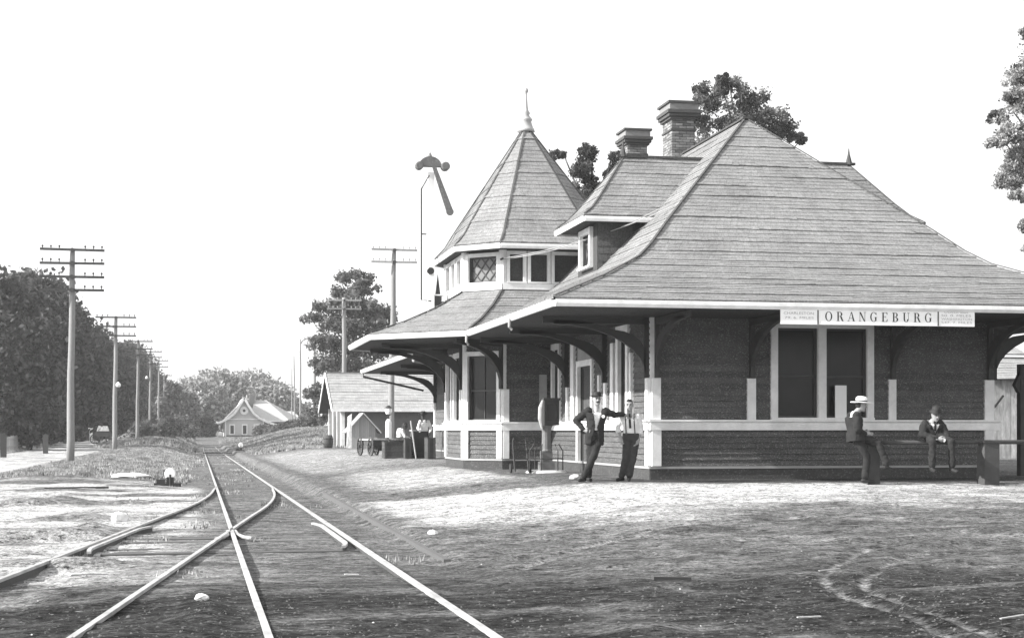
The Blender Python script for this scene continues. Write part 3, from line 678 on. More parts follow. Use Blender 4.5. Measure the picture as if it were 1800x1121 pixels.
# downspouts
def spout(pts, r=.045):
    mm = MB(); mm.tube(pts, r, 8); mk('downspout', mm, 'dimtrim', st)
spout([(6.68, 50.3, 3.86), (6.68, 50.3, 3.60), (8.9, 53.0, 3.35), (9.4, 53.2, 3.2), (9.4, 53.2, .3)])
mm = MB(); mm.tube([(6.7, 66.2, 3.86), (6.7, 66.2, 3.62), (9.2, 66.0, 3.05)], .045, 8); mk('downspout', mm, 'iron', st)
spout([(6.66, 39.9, 3.86), (6.66, 39.9, 3.62), (6.72, 39.95, 3.56)], .035)
spout([(6.66, 34.2, 3.86), (6.66, 34.2, 3.64), (6.72, 34.2, 3.58)], .035)
# wires to the turret
for off, e in ((0, (10.75, 34.7, 6.55)), (.25, (10.9, 35.2, 6.75))):
    mm = MB(); A = Vector((8.05, 42.2+off, 6.02)); B_ = Vector(e); pts = []
    for k_ in range(13):
        f = k_/12; p = A.lerp(B_, f); p.z -= .35*4*f*(1-f)*(.5+off); pts.append(p)
    mm.tube(pts, .011, 4); tag(mk('service_wire', mm, 'metal', loc=tuple(A)), 'pale slack wire strung from the turret corner across the dormer to the main roof' if not off else 'upper of two wires strung from the turret corner past the dormer', 'wire')

# ------------------------------------------------------------------ station sign
SY = 30.02
sg = thing('station_sign', 'long white station name board reading ORANGEBURG hung under the front eave', 'sign', (13.4, SY, 3.5))
mm = MB(); mm.box(11.34, 15.50, SY, SY+.04, 3.49, 3.83); mk('sign_board', mm, 'whiteboard', sg)
for x in (12.12, 14.70):
    mm = MB(); mm.box(x-.012, x+.012, SY-.006, SY-.001, 3.495, 3.825); mk('divider', mm, 'ink', sg)
mm = MB(); mm.box(11.32, 15.52, SY-.004, SY+.042, 3.831, 3.855); mk('sign_cap', mm, 'ink', sg)
for x in (11.8, 13.4, 15.0):
    mm = MB(); mm.box(x-.02, x+.02, SY+.045, SY+.075, 3.6, 3.86); mk('hanger', mm, 'iron', sg)
def ellring(cx, cz, ro, zo, ri, zi, a0, a1, n=22):
    v_, f_ = [], []
    for k_ in range(n+1):
        t_ = math.radians(a0+(a1-a0)*k_/n); v_ += [(cx+ro*math.cos(t_), cz+zo*math.sin(t_)), (cx+ri*math.cos(t_), cz+zi*math.sin(t_))]
    for k_ in range(n): f_.append((2*k_, 2*k_+1, 2*k_+3, 2*k_+2))
    return v_, f_
def quad(*p): return list(p), [(0, 1, 2, 3)]
def R_(x0, x1, z0, z1): return quad((x0, z0), (x1, z0), (x1, z1), (x0, z1))
def serif(xc, w_, z): return R_(xc-w_/2, xc+w_/2, z-.02, z+.02)
GL = {
 'O': [ellring(.42, .5, .40, .52, .25, .47, 0, 360, 36)],
 'R': [R_(.12, .28, 0, 1), serif(.2, .36, .02), serif(.2, .36, .98), ellring(.38, .745, .30, .255, .14, .215, -90, 90), R_(.28, .38, .96, 1), R_(.28, .40, .49, .53), quad((.42, .5), (.60, .5), (.80, 0), (.63, 0)), serif(.74, .2, .02)],
 'A': [quad((.40, 1), (.50, 1), (.80, 0), (.62, 0)), quad((.40, 1), (.435, .95), (.12, 0), (.07, 0)), R_(.20, .62, .30, .34), serif(.09, .24, .02), serif(.71, .30, .02)],
 'N': [R_(.12, .165, 0, 1), quad((.08, 1), (.26, 1), (.74, 0), (.60, 0)), R_(.695, .74, 0, 1), serif(.14, .26, .02), serif(.72, .26, .98), serif(.14, .22, .98)],
 'G': [ellring(.44, .5, .40, .52, .25, .47, 38, 325), R_(.60, .76, .08, .46), serif(.68, .32, .46), quad((.70, .70), (.76, .70), (.76, .98), (.73, .98))],
 'E': [R_(.12, .28, 0, 1), serif(.2, .36, .02), serif(.2, .36, .98), R_(.28, .68, .96, 1), R_(.28, .68, 0, .04), R_(.28, .5, .49, .53), quad((.56, .96), (.68, .96), (.70, .74), (.68, .74)), quad((.56, .04), (.68, .04), (.72, .28), (.69, .28)), R_(.48, .51, .40, .62)],
 'B': [R_(.12, .28, 0, 1), serif(.2, .36, .02), serif(.2, .36, .98), ellring(.36, .75, .30, .25, .15, .21, -90, 90), ellring(.36, .26, .36, .26, .19, .22, -90, 90), R_(.28, .38, .96, 1), R_(.28, .38, .49, .53), R_(.28, .38, 0, .04)],
 'U': [R_(.12, .28, .3, 1), R_(.66, .70, .3, 1), ellring(.41, .3, .29, .31, .13, .27, 180, 360), serif(.2, .36, .98), serif(.68, .28, .98)]}
WD = dict(O=.86, R=.86, A=.84, N=.86, G=.90, E=.80, B=.80, U=.84)
H_ = .185; word = 'ORANGEBURG'; tot = sum(WD[c] for c in word)*H_; gap = (2.30-tot)/9; cx = 12.27
for c in word:
    mm = MB()
    for i_, (v_, f_) in enumerate(GL[c]):
        mm.add([(cx+p[0]*H_, SY-.002-.0004*i_, 3.565+p[1]*H_) for p in v_], f_)
    mk('letter', mm, 'ink', sg, label='black serif capital '+c); cx += WD[c]*H_+gap
def textline(s, x0, x1, z, h):
    cu = bpy.data.curves.new('t', 'FONT'); cu.body = s; cu.size = 1; to = bpy.data.objects.new('t', cu); COL.objects.link(to)
    bpy.context.view_layer.update(); me = bpy.data.meshes.new_from_object(to.evaluated_get(bpy.context.evaluated_depsgraph_get()))
    COL.objects.unlink(to); bpy.data.objects.remove(to)
    P = np.array([v_.co[:] for v_ in me.vertices]); mn, mx_ = P.min(0), P.max(0)
    mm = MB(); mm.v = [(x0+(p[0]-mn[0])/(mx_[0]-mn[0])*(x1-x0), SY-.002, z+(p[1]-mn[1])/(mx_[1]-mn[1])*h) for p in P]; mm.f = [tuple(pl.vertices) for pl in me.polygons]
    mk('text_line', mm, 'ink2', sg, label='small grey lettering '+s)
textline('CHARLESTON', 11.40, 12.03, 3.685, .052); textline('79. 6. MILES', 11.42, 12.03, 3.60, .045)
textline('COLUMBIA', 14.83, 15.36, 3.755, .045); textline('50. 0. MILES', 14.77, 15.42, 3.685, .045); textline('WASHINGTON', 14.77, 15.44, 3.615, .045); textline('547. 7. MILES', 14.77, 15.44, 3.545, .045)

# ------------------------------------------------------------------ telephone and telegraph poles
def pole(x, y, top, r0, r1, arms, label, group, lean=0., armlen=1.45, sink=.4, cap=True, arm_dir=(1, 0, 0), z0=None):
    z = G(x, y) if z0 is None else z0; t_ = thing('telegraph_pole', label, 'pole', (x, y, z), group)
    mm = MB(); n = 7; pts = [(x+lean*(1-k/n)*0+lean*k/n+.02*math.sin(k*1.7), y, z-sink+(top-z+sink)*k/n) for k in range(n+1)]
    mm.tube(pts, [r0+(r1-r0)*k/n for k in range(n+1)], 10); mk('pole_shaft', mm, 'pole', t_, True)
    for az in arms:
        xa = x+lean*(az-z)/(top-z); mm = MB(); A = Vector((xa, y-r1-.05, az)); d = Vector(arm_dir)*armlen; mm.beam(A-d+Vector((0, 0, random.uniform(-.03, .03))), A+d, .09, .11); ar = mk('crossarm', mm, 'darkwood' if group == grpL else 'wood', t_)
        for q in (-.92, -.66, -.4, .4, .66, .92):
            mm = MB(); p = A+d*q; mm.lathe((p.x, p.y, p.z), [(.02, .05), (.02, .12), (.045, .13), (.045, .19), (.02, .22)], 6); mk('insulator', mm, 'metal' if group != grpL else 'darkwood', ar)
        mm = MB(); mm.lathe((xa, y-r1-.10, az), [(.10, -.03), (.10, .03)], 8, 'y'); mk('arm_bolt', mm, 'darkwood', t_)
    return t_
grpL = 'telegraph poles along the road left of the tracks'
def tz(px, py, Y): return wz(px, py, Y)
specs = [(123, 76.6, 437, [440, 463, 487, 510], 'tall near telegraph pole with four crossarms between road and track', .19, .12),
 (201, 120, 556, [558, 574, 590], 'second telegraph pole from the left with three crossarms beside the road', .19, .12),
 (241, 167, 597, [600, 613, 624], 'third telegraph pole from the left, standing at the top of the grassy bank', .19, .12),
 (263, 210, 612, [618, 628, 640], 'fourth telegraph pole from the left, against the dark trees', .17, .11),
 (278, 255, 628, [634, 645], 'fifth telegraph pole from the left, small against the sky', .17, .11),
 (287.5, 300, 655, [660, 668], 'sixth telegraph pole from the left, faint above the bank bushes', .17, .11)]
for px, Y, py, arms, lb, r0, r1 in specs:
    pole(wx(px, Y), Y, tz(px, py, Y), r0, r1, [tz(px, a, Y) for a in arms], lb, grpL, lean=.12)
for px, Y, py in ((208, 120, 677), (258, 210, 664)):
    x = wx(px, Y); z = tz(px, py, Y); mm = MB(); mm.lathe((x, Y-.1, z-.25), [(.02, .1), (.12, .12), (.19, .22), (.18, .34), (.08, .44), (.03, .5)], 12)
    tag(mk('street_lamp', mm, 'whiteboard', loc=(x, Y, z), smooth=True), 'white globe lamp hung on the second telegraph pole from the left' if px < 230 else 'white globe lamp by the fourth telegraph pole from the left', 'lamp', 'globe lamps on the roadside poles')
grpR = 'poles right of the tracks'
pole(wx(686, 90), 90, tz(693, 437, 90), .19, .13, [tz(690, 440, 90), tz(690, 461, 90)], 'tall leaning pole with two crossarms in front of the shingled shed', grpR, lean=.22, armlen=1.3)
pole(wx(605, 135), 135, tz(605, 523, 135), .22, .17, [tz(605, 528, 135), tz(605, 543, 135)], 'thick pole with two crossarms rising behind the shed roof', grpR, armlen=1.45)
pole(wx(553, 200), 200, tz(553, 592, 200), .2, .14, [tz(553, 595, 200), tz(553, 606, 200)], 'pole with two short crossarms left of the shed, before the tall tree', grpR, armlen=1.4)
pole(wx(513, 260), 260, tz(513, 648, 260), .12, .07, [], 'thin bare pole with no crossarm nearest to the far depot', grpR)
pole(wx(519, 240), 240, tz(517, 625, 240), .13, .08, [], 'thin bare leaning pole beside a shorter one near the far depot', grpR, lean=-.2)
t_ = pole(wx(528, 215), 215, tz(528, 596, 215), .14, .1, [], 'slender pole with a curved lamp arm left of the tall tree', grpR)
mm = MB(); x = wx(528, 215); zt_ = tz(528, 600, 215); mm.tube([(x, 215, zt_-.4), (x+.3, 215, zt_+.1), (x+.9, 215, zt_+.4), (x+1.6, 215, zt_+.2)], .06, 6); mk('lamp_arm', mm, 'iron', t_)

# ------------------------------------------------------------------ order signal beside the bay
sx_, sy_ = 6.60, 45.8
sgn = thing('train_order_signal', 'tall order signal mast with a domed head and one dropped arm above the bay roof', 'signal', (sx_, sy_, 4.8))
mm = MB(); mm.box(sx_-.09, sx_+.09, sy_-.09, sy_+.09, 4.2, 8.85); mk('mast', mm, 'whiteboard', sgn)
xl = sx_-.30
mm = MB(); mm.tube([(sx_-.07, sy_-.15, 8.75), (xl, sy_-.15, 8.35), (xl, sy_-.15, 5.15), (sx_-.02, sy_-.15, 5.12)], .022, 6)
for q in (7.05,): mm.tube([(xl, sy_-.15, q), (xl+.15, sy_-.12, q)], .018, 5)
mk('operating_rod', mm, 'iron', sgn)
hz = 9.0; mm = MB(); n = 12; pr = []
for k in range(n+1): t = math.pi*k/n; pr.append((.34*math.cos(t), .30*math.sin(t)))
v = [(sx_-.04+p[0], sy_-.17, hz+p[1]) for p in pr]+[(sx_-.04+p[0], sy_-.02, hz+p[1]) for p in pr]; k = n+1
mm.add(v, [tuple(range(k)), tuple(reversed(range(k, 2*k)))]+[(i_+1, i_, k+i_, k+i_+1) for i_ in range(n)]+[(0, n, 2*n+1, k)])
mm.lathe((sx_-.04, sy_-.1, hz+.28), [(.07, 0), (.05, .06), (.01, .14)], 8)
mk('signal_head', mm, 'signalgrey', sgn)
for q, r in ((-.36, .12), (.40, .13)):
    mm = MB(); mm.lathe((sx_+q, sy_-.1, hz+.02), [(r*.8, -.14), (r, -.12), (r, .08), (r*.8, .1)], 12, 'y'); mk('lamp_lens', mm, 'signalgrey', sgn)
mm = MB(); mm.beam((sx_+.02, sy_-.24, hz-.05), (sx_+.50, sy_-.24, hz-1.28), .05, .17, (1, 0, 0))
mm = MB(); A = Vector((sx_+.06, sy_-.24, hz-.02)); B_ = Vector((sx_+.52, sy_-.24, hz-1.30)); d = (B_-A).normalized(); nn = Vector((d.z, 0, -d.x))
def w2(f): return .055+.045*f
mm.hexa([A-nn*w2(0)-Vector((0, .02, 0)), A+nn*w2(0)-Vector((0, .02, 0)), A+nn*w2(0)+Vector((0, .02, 0)), A-nn*w2(0)+Vector((0, .02, 0)), B_-nn*w2(1)-Vector((0, .02, 0)), B_+nn*w2(1)-Vector((0, .02, 0)), B_+nn*w2(1)+Vector((0, .02, 0)), B_-nn*w2(1)+Vector((0, .02, 0))])
mm.lathe((B_.x, B_.y, B_.z), [(.11, -.021), (.11, .021)], 12, 'y'); mk('signal_arm', mm, 'signalgrey', sgn)
mm = MB(); mm.lathe((sx_-.03, sy_-.13, 5.99), [(.10, -.06), (.10, .06)], 14, 'y'); mk('bull_eye', mm, 'iron', sgn)
mm = MB(); mm.box(sx_+.10, sx_+.30, sy_-.1, sy_+.1, 5.0, 5.28); mm.add([(sx_+.13, sy_-.08, 5.28), (sx_+.27, sy_-.08, 5.28), (sx_+.27, sy_+.08, 5.28), (sx_+.13, sy_+.08, 5.28), (sx_+.2, sy_, 5.95)], [(0, 1, 4), (1, 2, 4), (2, 3, 4), (3, 0, 4)]); mk('vent_housing', mm, 'iron', sgn)
mm = MB(); mm.box(sx_+.05, sx_+.62, sy_-.12, sy_+.12, 5.285, 5.32); mk('shelf', mm, 'trim', sgn)

# ------------------------------------------------------------------ shingled freight shed beyond the station
def gable_shed(name, label, x0, x1, y0, y1, zg, ze, zr_, wallm, roofm, over=.5, axis_='x', parts=True):
    t_ = thing(name, label, 'shed', (x0, y0, zg)); ym = (y0+y1)/2
    mm = MB(); mm.add([(x0, y0, zg-.3), (x1, y0, zg-.3), (x1, y1, zg-.3), (x0, y1, zg-.3), (x0, y0, ze), (x1, y0, ze), (x1, y1, ze), (x0, y1, ze), (x0, ym, zr_-.1), (x1, ym, zr_-.1)],
        [(0, 1, 5, 4), (1, 2, 6, 9, 5), (2, 3, 7, 6), (3, 0, 4, 8, 7), (4, 5, 9, 8), (6, 7, 8, 9)]); mk('wall', mm, wallm, t_)
    sl_ = (zr_-ze)/(ym-y0); R_s = None
    for sg, ya in ((1, y0-over), (-1, y1+over)):
        za = ze-over*sl_+.08; mm = MB(); mm.add([(x0-over, ya, za), (x1+over, ya, za), (x1+over, ym, zr_), (x0-over, ym, zr_), (x0-over, ya, za-.12), (x1+over, ya, za-.12), (x1+over, ym, zr_-.12), (x0-over, ym, zr_-.12)], [(0, 1, 2, 3), (7, 6, 5, 4), (0, 4, 5, 1), (3, 2, 6, 7), (1, 5, 6, 2), (0, 3, 7, 4)]); R_s = mk('roof', mm, 'soffit', t_)
        bt = [(x0-over, ya), (x1+over, ya)]; tp = [(x0-over, ym), (x1+over, ym)]
        if sg < 0: bt, tp = bt[::-1], tp[::-1]
        if sg > 0: roof(bt, tp, [(0, 0), (1, 1)], za+.01, zr_+.01, .42, R_s, colw=.3, m=roofm, th=.04)
        mm = MB(); mm.beam((x0-over-.03, ya-.03*sg, za-.02), (x1+over+.03, ya-.03*sg, za-.02), .05, .20); mk('fascia', mm, 'trim', t_)
        for xe in (x0-over-.03, x1+over+.03):
            mm = MB(); mm.beam((xe, ya, za-.03), (xe, ym, zr_-.03), .06, .22); mk('bargeboard', mm, 'trim', t_)
    mm = MB(); mm.beam((x0-over, ym, zr_+.05), (x1+over, ym, zr_+.05), .25, .06); mk('ridge_cap', mm, 'dimtrim', t_)
    return t_
M['shedroof'] = shingle_mat('shed_shingles', .28)
M['shedwall'] = mat('shed_board_wall', .12, .9, .3, 2, speck=.05, bump=.4)
zs = .1
sh = gable_shed('freight_shed', 'long low shed with pale shingled gable roof beyond the baggage wagon', 9.55, 24, 108.4, 119.0, zs, 3.05, 5.45, 'shedwall', 'shedroof', .75)
for k in range(22):
    mm = MB(); za = zs+.05+k*.135; mm.box(9.7, 23.9, 108.335, 108.38, za, za+.125); mk('clapboard', mm, 'shedwall', sh)
for y in (108.5, 111.8, 115.2, 118.9):
    mm = MB(); mm.box(9.44, 9.52, y-.12, y+.12, zs, 3.0); mk('corner_board', mm, 'trim', sh)
mm = MB(); mm.box(9.46, 9.53, 112.6, 114.4, zs, 2.4); mk('shed_door', mm, 'crate', sh)
mm = MB(); mm.box(9.5, 9.7, 108.25, 108.33, zs, 3.0); mk('corner_board', mm, 'trim', sh)
# small gabled outhouse in front of the shed
Yo = 100.; xo0, xo1 = wx(617, Yo), wx(660, Yo); zo = G(xo0, Yo); zt1 = wz(638, 726, Yo); zt0 = wz(617, 752, Yo)
oh = thing('outhouse', 'small steep gabled board hut standing in front of the shed wall', 'hut', (xo0, Yo, zo)); xm = (xo0+xo1)/2
mm = MB(); mm.add([(xo0, Yo, zo-.2), (xo1, Yo, zo-.2), (xo1, Yo, zt0), (xm, Yo, zt1-.05), (xo0, Yo, zt0), (xo0, Yo+2.2, zo-.2), (xo1, Yo+2.2, zo-.2), (xo1, Yo+2.2, zt0), (xm, Yo+2.2, zt1-.05), (xo0, Yo+2.2, zt0)], [(0, 1, 2, 3, 4), (9, 8, 7, 6, 5), (0, 4, 9, 5), (1, 6, 7, 2)]); mk('wall', mm, 'shedwall', oh)
nb = 12
for k in range(nb):
    xa = xo0+(xo1-xo0)*k/nb; xb = xo0+(xo1-xo0)*(k+1)/nb-.012; zz = lambda x: zt0+(zt1-.06-zt0)*(1-abs(x-xm)/(xm-xo0)); mm = MB()
    mm.hexa([(xa, Yo-.03, zo), (xb, Yo-.03, zo), (xb, Yo-.002, zo), (xa, Yo-.002, zo), (xa, Yo-.03, zz(xa)), (xb, Yo-.03, zz(xb)), (xb, Yo-.002, zz(xb)), (xa, Yo-.002, zz(xa))]); mk('plank', mm, 'wood', oh)
for (a, c) in (((xo0-.35, zt0-.30), (xm, zt1)), ((xm, zt1), (xo1+.35, zt0-.30))):
    mm = MB(); mm.beam((a[0], Yo+1.0, a[1]), (c[0], Yo+1.0, c[1]), 2.5, .06); mk('roof', mm, 'farroof', oh)
Yl = 97; xa, xb = wx(609, Yl), wx(618, Yl); zl = G(xa, Yl); mm = MB(); mm.beam((xa, Yl, zl+.1), (xb-.05, Yl+.4, wz(614, 745, Yl)), 1.0 if False else .9, .05, (0, 1, 0)); 
mm = MB(); mm.hexa([(xa, Yl, zl+.1), (xb, Yl, zl+.1), (xb, Yl+.06, zl+.1), (xa, Yl+.06, zl+.1), (xa+.15, Yl+.9, zl+2.0), (xb+.1, Yl+.9, zl+2.2), (xb+.1, Yl+.96, zl+2.2), (xa+.15, Yl+.96, zl+2.0)])
tag(mk('leaning_board', mm, 'boardwhite', loc=(xa, Yl, zl)), 'white board leaning against the small gabled hut by the shed', 'board')
Yb = 104; x = wx(577, Yb); z = G(x, Yb); t_ = thing('barrel', 'small dark barrel at the left end of the shingled shed', 'barrel', (x, Yb, z)); mm = MB(); mm.lathe((x, Yb, z), [(.26, 0), (.32, .3), (.33, .45), (.31, .6), (.26, .85)], 12); mk('staves', mm, 'darkwood', t_, True)
mm = MB(); [mm.lathe((x, Yb, z), [(.335, q), (.34, q+.05)], 12) for q in (.25, .58)]; mk('hoop', mm, 'iron', t_)

# ------------------------------------------------------------------ far depot
Yc = 282.; cx0, cx1 = wx(395, Yc), wx(463, Yc); zg = .25; xm = (cx0+cx1)/2; zE = wz(430, 737, Yc); zA = wz(430, 699, Yc); BK = 26
fd = thing('depot_building', 'distant light board depot with curved gable and round white window', 'building', (xm, Yc, zg))
mm = MB(); mm.add([(cx0, Yc, zg-.5), (cx1, Yc, zg-.5), (cx1, Yc, zE), (xm, Yc, zA-.3), (cx0, Yc, zE), (cx0, Yc+BK, zg-.5), (cx1, Yc+BK, zg-.5), (cx1, Yc+BK, zE), (xm, Yc+BK, zA-.3), (cx0, Yc+BK, zE)], [(0, 1, 2, 3, 4), (9, 8, 7, 6, 5), (0, 4, 9, 5), (1, 6, 7, 2)]); mk('wall', mm, 'farwall', fd)
prof = [(0, 0), (.8, -1.45), (1.7, -2.75), (2.7, -3.55), (3.9, -4.15), (5.6, -4.75)]
for sg in (-1, 1):
    for (a, za), (c, zc) in zip(prof[:-1], prof[1:]):
        mm = MB(); x0_, x1_ = xm+sg*a, xm+sg*c; q = [(x0_, Yc-.6, zA+za), (x1_, Yc-.6, zA+zc), (x1_, Yc+BK, zA+zc), (x0_, Yc+BK, zA+za)]
        mm.add(q+[(p[0], p[1], p[2]+.12) for p in q], [(3, 2, 1, 0), (4, 5, 6, 7), (0, 1, 5, 4), (2, 3, 7, 6), (1, 2, 6, 5)]); mk('roof', mm, 'farroof', fd)
        mm = MB(); mm.beam((x0_, Yc-.65, zA+za-.02), (x1_, Yc-.65, zA+zc-.02), .1, .38); mk('bargeboard', mm, 'trim', fd)
def fbox(nm, px0, px1, py0, py1, d, m, Y=Yc, par=None):
    x0_, x1_ = wx(px0, Y), wx(px1, Y); mm = MB(); mm.box(x0_, x1_, Y-d, Y-d+.08, wz(430, py1, Y), wz(430, py0, Y)); return mk(nm, mm, m, par or fd)
for a, b_ in ((403, 413), (425, 435), (446, 457)):
    f = fbox('window', a, b_, 745, 764, .12, 'trim'); fbox('pane', a+2, b_-2, 747.5, 762, .14, 'glass', par=f)
for a in (395.5, 462): fbox('corner_board', a, a+2, 737, 770, .13, 'trim')
fbox('belt_board', 394, 465, 735.5, 737.5, .15, 'trim'); fbox('skirting', 394, 465, 764.5, 770, .125, 'siding')
mm = MB(); zc = wz(430, 721.5, Yc); mm.lathe((xm, Yc-.12, zc), [(.72, -.06), (.72, .05)], 20, 'y'); rw = mk('round_window', mm, 'trim', fd)
mm = MB(); mm.lathe((xm, Yc-.14, zc), [(.25, -.07), (.25, .05)], 14, 'y'); mk('pane', mm, 'glass', rw)
x = wx(443, Yc+10); mm = MB(); mm.box(x-.5, x+.5, Yc+9, Yc+10.5, zA-2, zA+.7); mk('chimney', mm, 'brick', fd)
# its cross wing to the right
mm = MB(); yw = Yc+10; xr0, xr1 = wx(447, yw), wx(540, yw); zr1 = wz(447, 703, yw); ze1 = wz(480, 740, yw)
mm.add([(xr0-1, yw-5, ze1), (wx(508, yw), yw-5, ze1), (wx(468, yw), yw, zr1), (xr0, yw, zr1), (wx(540, yw), yw+5, ze1), (xr0-1, yw+5, ze1)], [(0, 1, 2, 3), (1, 4, 2), (3, 2, 4, 5), (0, 5, 4, 1)]); mk('wing_roof', mm, 'farroof', fd)
mm = MB(); mm.box(xm, wx(505, yw), yw-4, yw+4, zg-.5, ze1); mk('wing_wall', mm, 'siding', fd)
fbox('fascia', 468, 510, 738.5, 741, 0, 'trim', Y=yw-5.1)
def house(label, px0, px1, pytop, pyeave, Y, wm='boardwhite', hip=.3, dep=8):
    x0, x1 = wx(px0, Y), wx(px1, Y); pm = (px0+px1)/2; ze, zt_ = wz(pm, pyeave, Y), wz(pm, pytop, Y); zg_ = G(x0, Y); t_ = thing('house', label, 'house', (x0, Y, zg_)); mm = MB(); mm.box(x0, x1, Y, Y+dep, zg_-.4, ze); mk('wall', mm, wm, t_)
    mm = MB(); o = .4; w_ = x1-x0; mm.add([(x0-o, Y-o, ze), (x1+o, Y-o, ze), (x1+o, Y+dep+o, ze), (x0-o, Y+dep+o, ze), (x0+w_*hip, Y+dep/2, zt_), (x1-w_*hip, Y+dep/2, zt_)], [(0, 1, 5, 4), (1, 2, 5), (2, 3, 4, 5), (3, 0, 4), (3, 2, 1, 0)]); mk('roof', mm, 'farroof', t_)
    for f in (.25, .65):
        if w_ > 3: mm = MB(); mm.box(x0+w_*f-.4, x0+w_*f+.4, Y-.06, Y+.05, zg_+1.0, zg_+2.3); wn = mk('window', mm, 'trim', t_); mm = MB(); mm.box(x0+w_*f-.3, x0+w_*f+.3, Y-.08, Y+.03, zg_+1.1, zg_+2.2); mk('pane', mm, 'glass', wn)
    return t_
house('low pale house just right of the far depot behind the thin poles', 486, 530, 722, 738, 300, 'farwall')
house('white house glimpsed under the trees beyond the road', 208, 234, 735, 745, 262, 'boardwhite')
house('small pale shed left of the far depot', 366, 384, 738, 744, 300, 'farwall')
house('pale building half hidden by the dark tree right of the far depot', 530, 562, 726, 742, 330, 'boardwhite')

# ------------------------------------------------------------------ sheds right of the station
Yr = 56.; rs = thing('whitewashed_shed', 'whitewashed vertical board shed with shingled roof right of the station', 'shed', (wx(1741, Yr), Yr, .3))
x0, x1 = wx(1738, Yr), wx(1860, Yr); ze, zr1 = wz(1760, 664, Yr), wz(1760, 636, Yr+2.5)
mm = MB(); mm.box(x0+.1, x1, Yr+.1, Yr+5, 0, ze); mk('wall', mm, 'wall', rs)
x = x0
while x < x1:
    wdt = random.uniform(.15, .2); mm = MB(); mm.box(x+.004, x+wdt-.004, Yr+random.uniform(.03, .05), Yr+.095, .2+random.uniform(-.05, .1), ze+.02); mk('plank', mm, 'boardwhite', rs); x += wdt
mm = MB(); mm.box(wx(1741, Yr), wx(1860, Yr), Yr+2.4, Yr+6, ze, zr1+.0); mk('upper_wall', mm, 'wall', rs)
bt, tp = [(x0-.3, Yr-.4), (x1, Yr-.4)], [(x0+.1, Yr+2.6), (x1, Yr+2.6)]
m_ = MB(); deck(m_, bt, tp, [(0, 0), (1, 1)], ze-.05, zr1+.2); RR = mk('roof', m_, 'soffit', rs); roof(bt, tp, [(0, 0), (1, 1)], ze-.05, zr1+.2, .2, RR, m='shedroof')
zt2 = wz(1770, 582, Yr+5); bt, tp = [(x0-.2, Yr+2.3), (x1, Yr+2.3)], [(x0+.9, Yr+5.6), (x1, Yr+5.6)]
m_ = MB(); deck(m_, bt, tp, [(0, 0), (1, 1)], zr1+.30, zt2); RR = mk('roof', m_, 'soffit', rs); roof(bt, tp, [(0, 0), (1, 1)], zr1+.30, zt2, .2, RR, m='shedroof')
mm = MB(); mm.beam((wx(1745, Yr), Yr-.12, wz(1745, 716, Yr)), (wx(1761, Yr), Yr-.12, wz(1761, 695, Yr)), .06, .07); mk('brace_bar', mm, 'iron', rs)
Yp = 34.; x = wx(1797, Yp); z = G(x, Yp); t_ = thing('post', 'dark upright post with a bracketed top at the right edge of the picture', 'post', (x, Yp, z))
mm = MB(); mm.box(x-.09, x+.09, Yp-.09, Yp+.09, z-.3, wz(1797, 640, Yp)); mk('shaft', mm, 'darkwood', t_)
mm = MB(); zz = wz(1797, 690, Yp); mm.hexa([(x-.12, Yp-.07, zz), (x-.09, Yp-.07, zz), (x-.09, Yp+.07, zz), (x-.12, Yp+.07, zz), (x-.22, Yp-.07, zz+.18), (x-.09, Yp-.07, zz+.45), (x-.09, Yp+.07, zz+.45), (x-.22, Yp+.07, zz+.18)]); mk('knee', mm, 'darkwood', t_)

# ------------------------------------------------------------------ hitching rail
HY = 29.2
hr = thing('hitching_rail', 'dark hitching rail on thick posts before the station front, two men sitting on it', 'rail', (13.0, HY, .27))
xA = wx(1532, HY); xB = wx(1737, HY)
for x, r in ((xA, .12), (xB, .16)):
    z = G(x, HY); mm = MB(); mm.box(x-r, x+r, HY-r, HY+r, z-.3, 1.13); mk('post', mm, 'darkwood', hr)
mm = MB(); mm.tube([(xA-.35, HY, 1.14), (xB, HY, 1.15), (xB+3.6, HY, 1.14)], .042, 8); mk('top_rail', mm, 'darkwood', hr, True)
mm = MB(); mm.box(xB-.18, xB+.18, HY-.18, HY+.18, 1.131, 1.17); mk('post_cap', mm, 'darkwood', hr)
x = xB+3.4; mm = MB(); mm.box(x-.12, x+.12, HY-.12, HY+.12, 0, 1.13); mk('post', mm, 'darkwood', hr)

# ------------------------------------------------------------------ weighing machine and hand truck against the bay
x, y = 8.45, 38.6; z = G(x, y)
wm_ = thing('weighing_machine', 'upright penny weighing machine with a dark glazed head on a pale base', 'scale', (x, y, z))
mm = MB(); mm.lathe((x, y, z), [(.50, -.05), (.52, .02), (.46, .07), (.1, .08)], 20); mk('base_slab', mm, 'stone', wm_)
mm = MB(); mm.box(x-.17, x+.17, y-.2, y+.2, z+.07, z+.28); mm.box(x-.13, x+.13, y-.12, y+.14, z+.28, z+.55); mm.lathe((x, y, z), [(.15, .55), (.12, .6), (.11, 1.0), (.13, 1.12), (.17, 1.18)], 12); mk('pedestal', mm, 'castiron', wm_)
mm = MB(); mm.box(x-.06, x+.30, y-.12, y+.12, z+1.18, z+1.80); mm.box(x-.09, x+.33, y-.15, y+.15, z+1.80, z+1.86); mk('head_case', mm, 'iron', wm_)
mm = MB(); mm.lathe((x-.10, y-.02, z+1.52), [(.01, -.2), (.09, -.14), (.12, 0), (.09, .14), (.01, .2)], 10, 'x'); mm = MB(); mm.tube([(x-.13, y-.1, z+1.1), (x-.17, y-.1, z+1.35), (x-.16, y-.1, z+1.62), (x-.11, y-.1, z+1.80)], [.03, .065, .065, .03], 8); mk('side_highlight', mm, 'metal', wm_)  # pale strip shaped to imitate the highlight down the left side
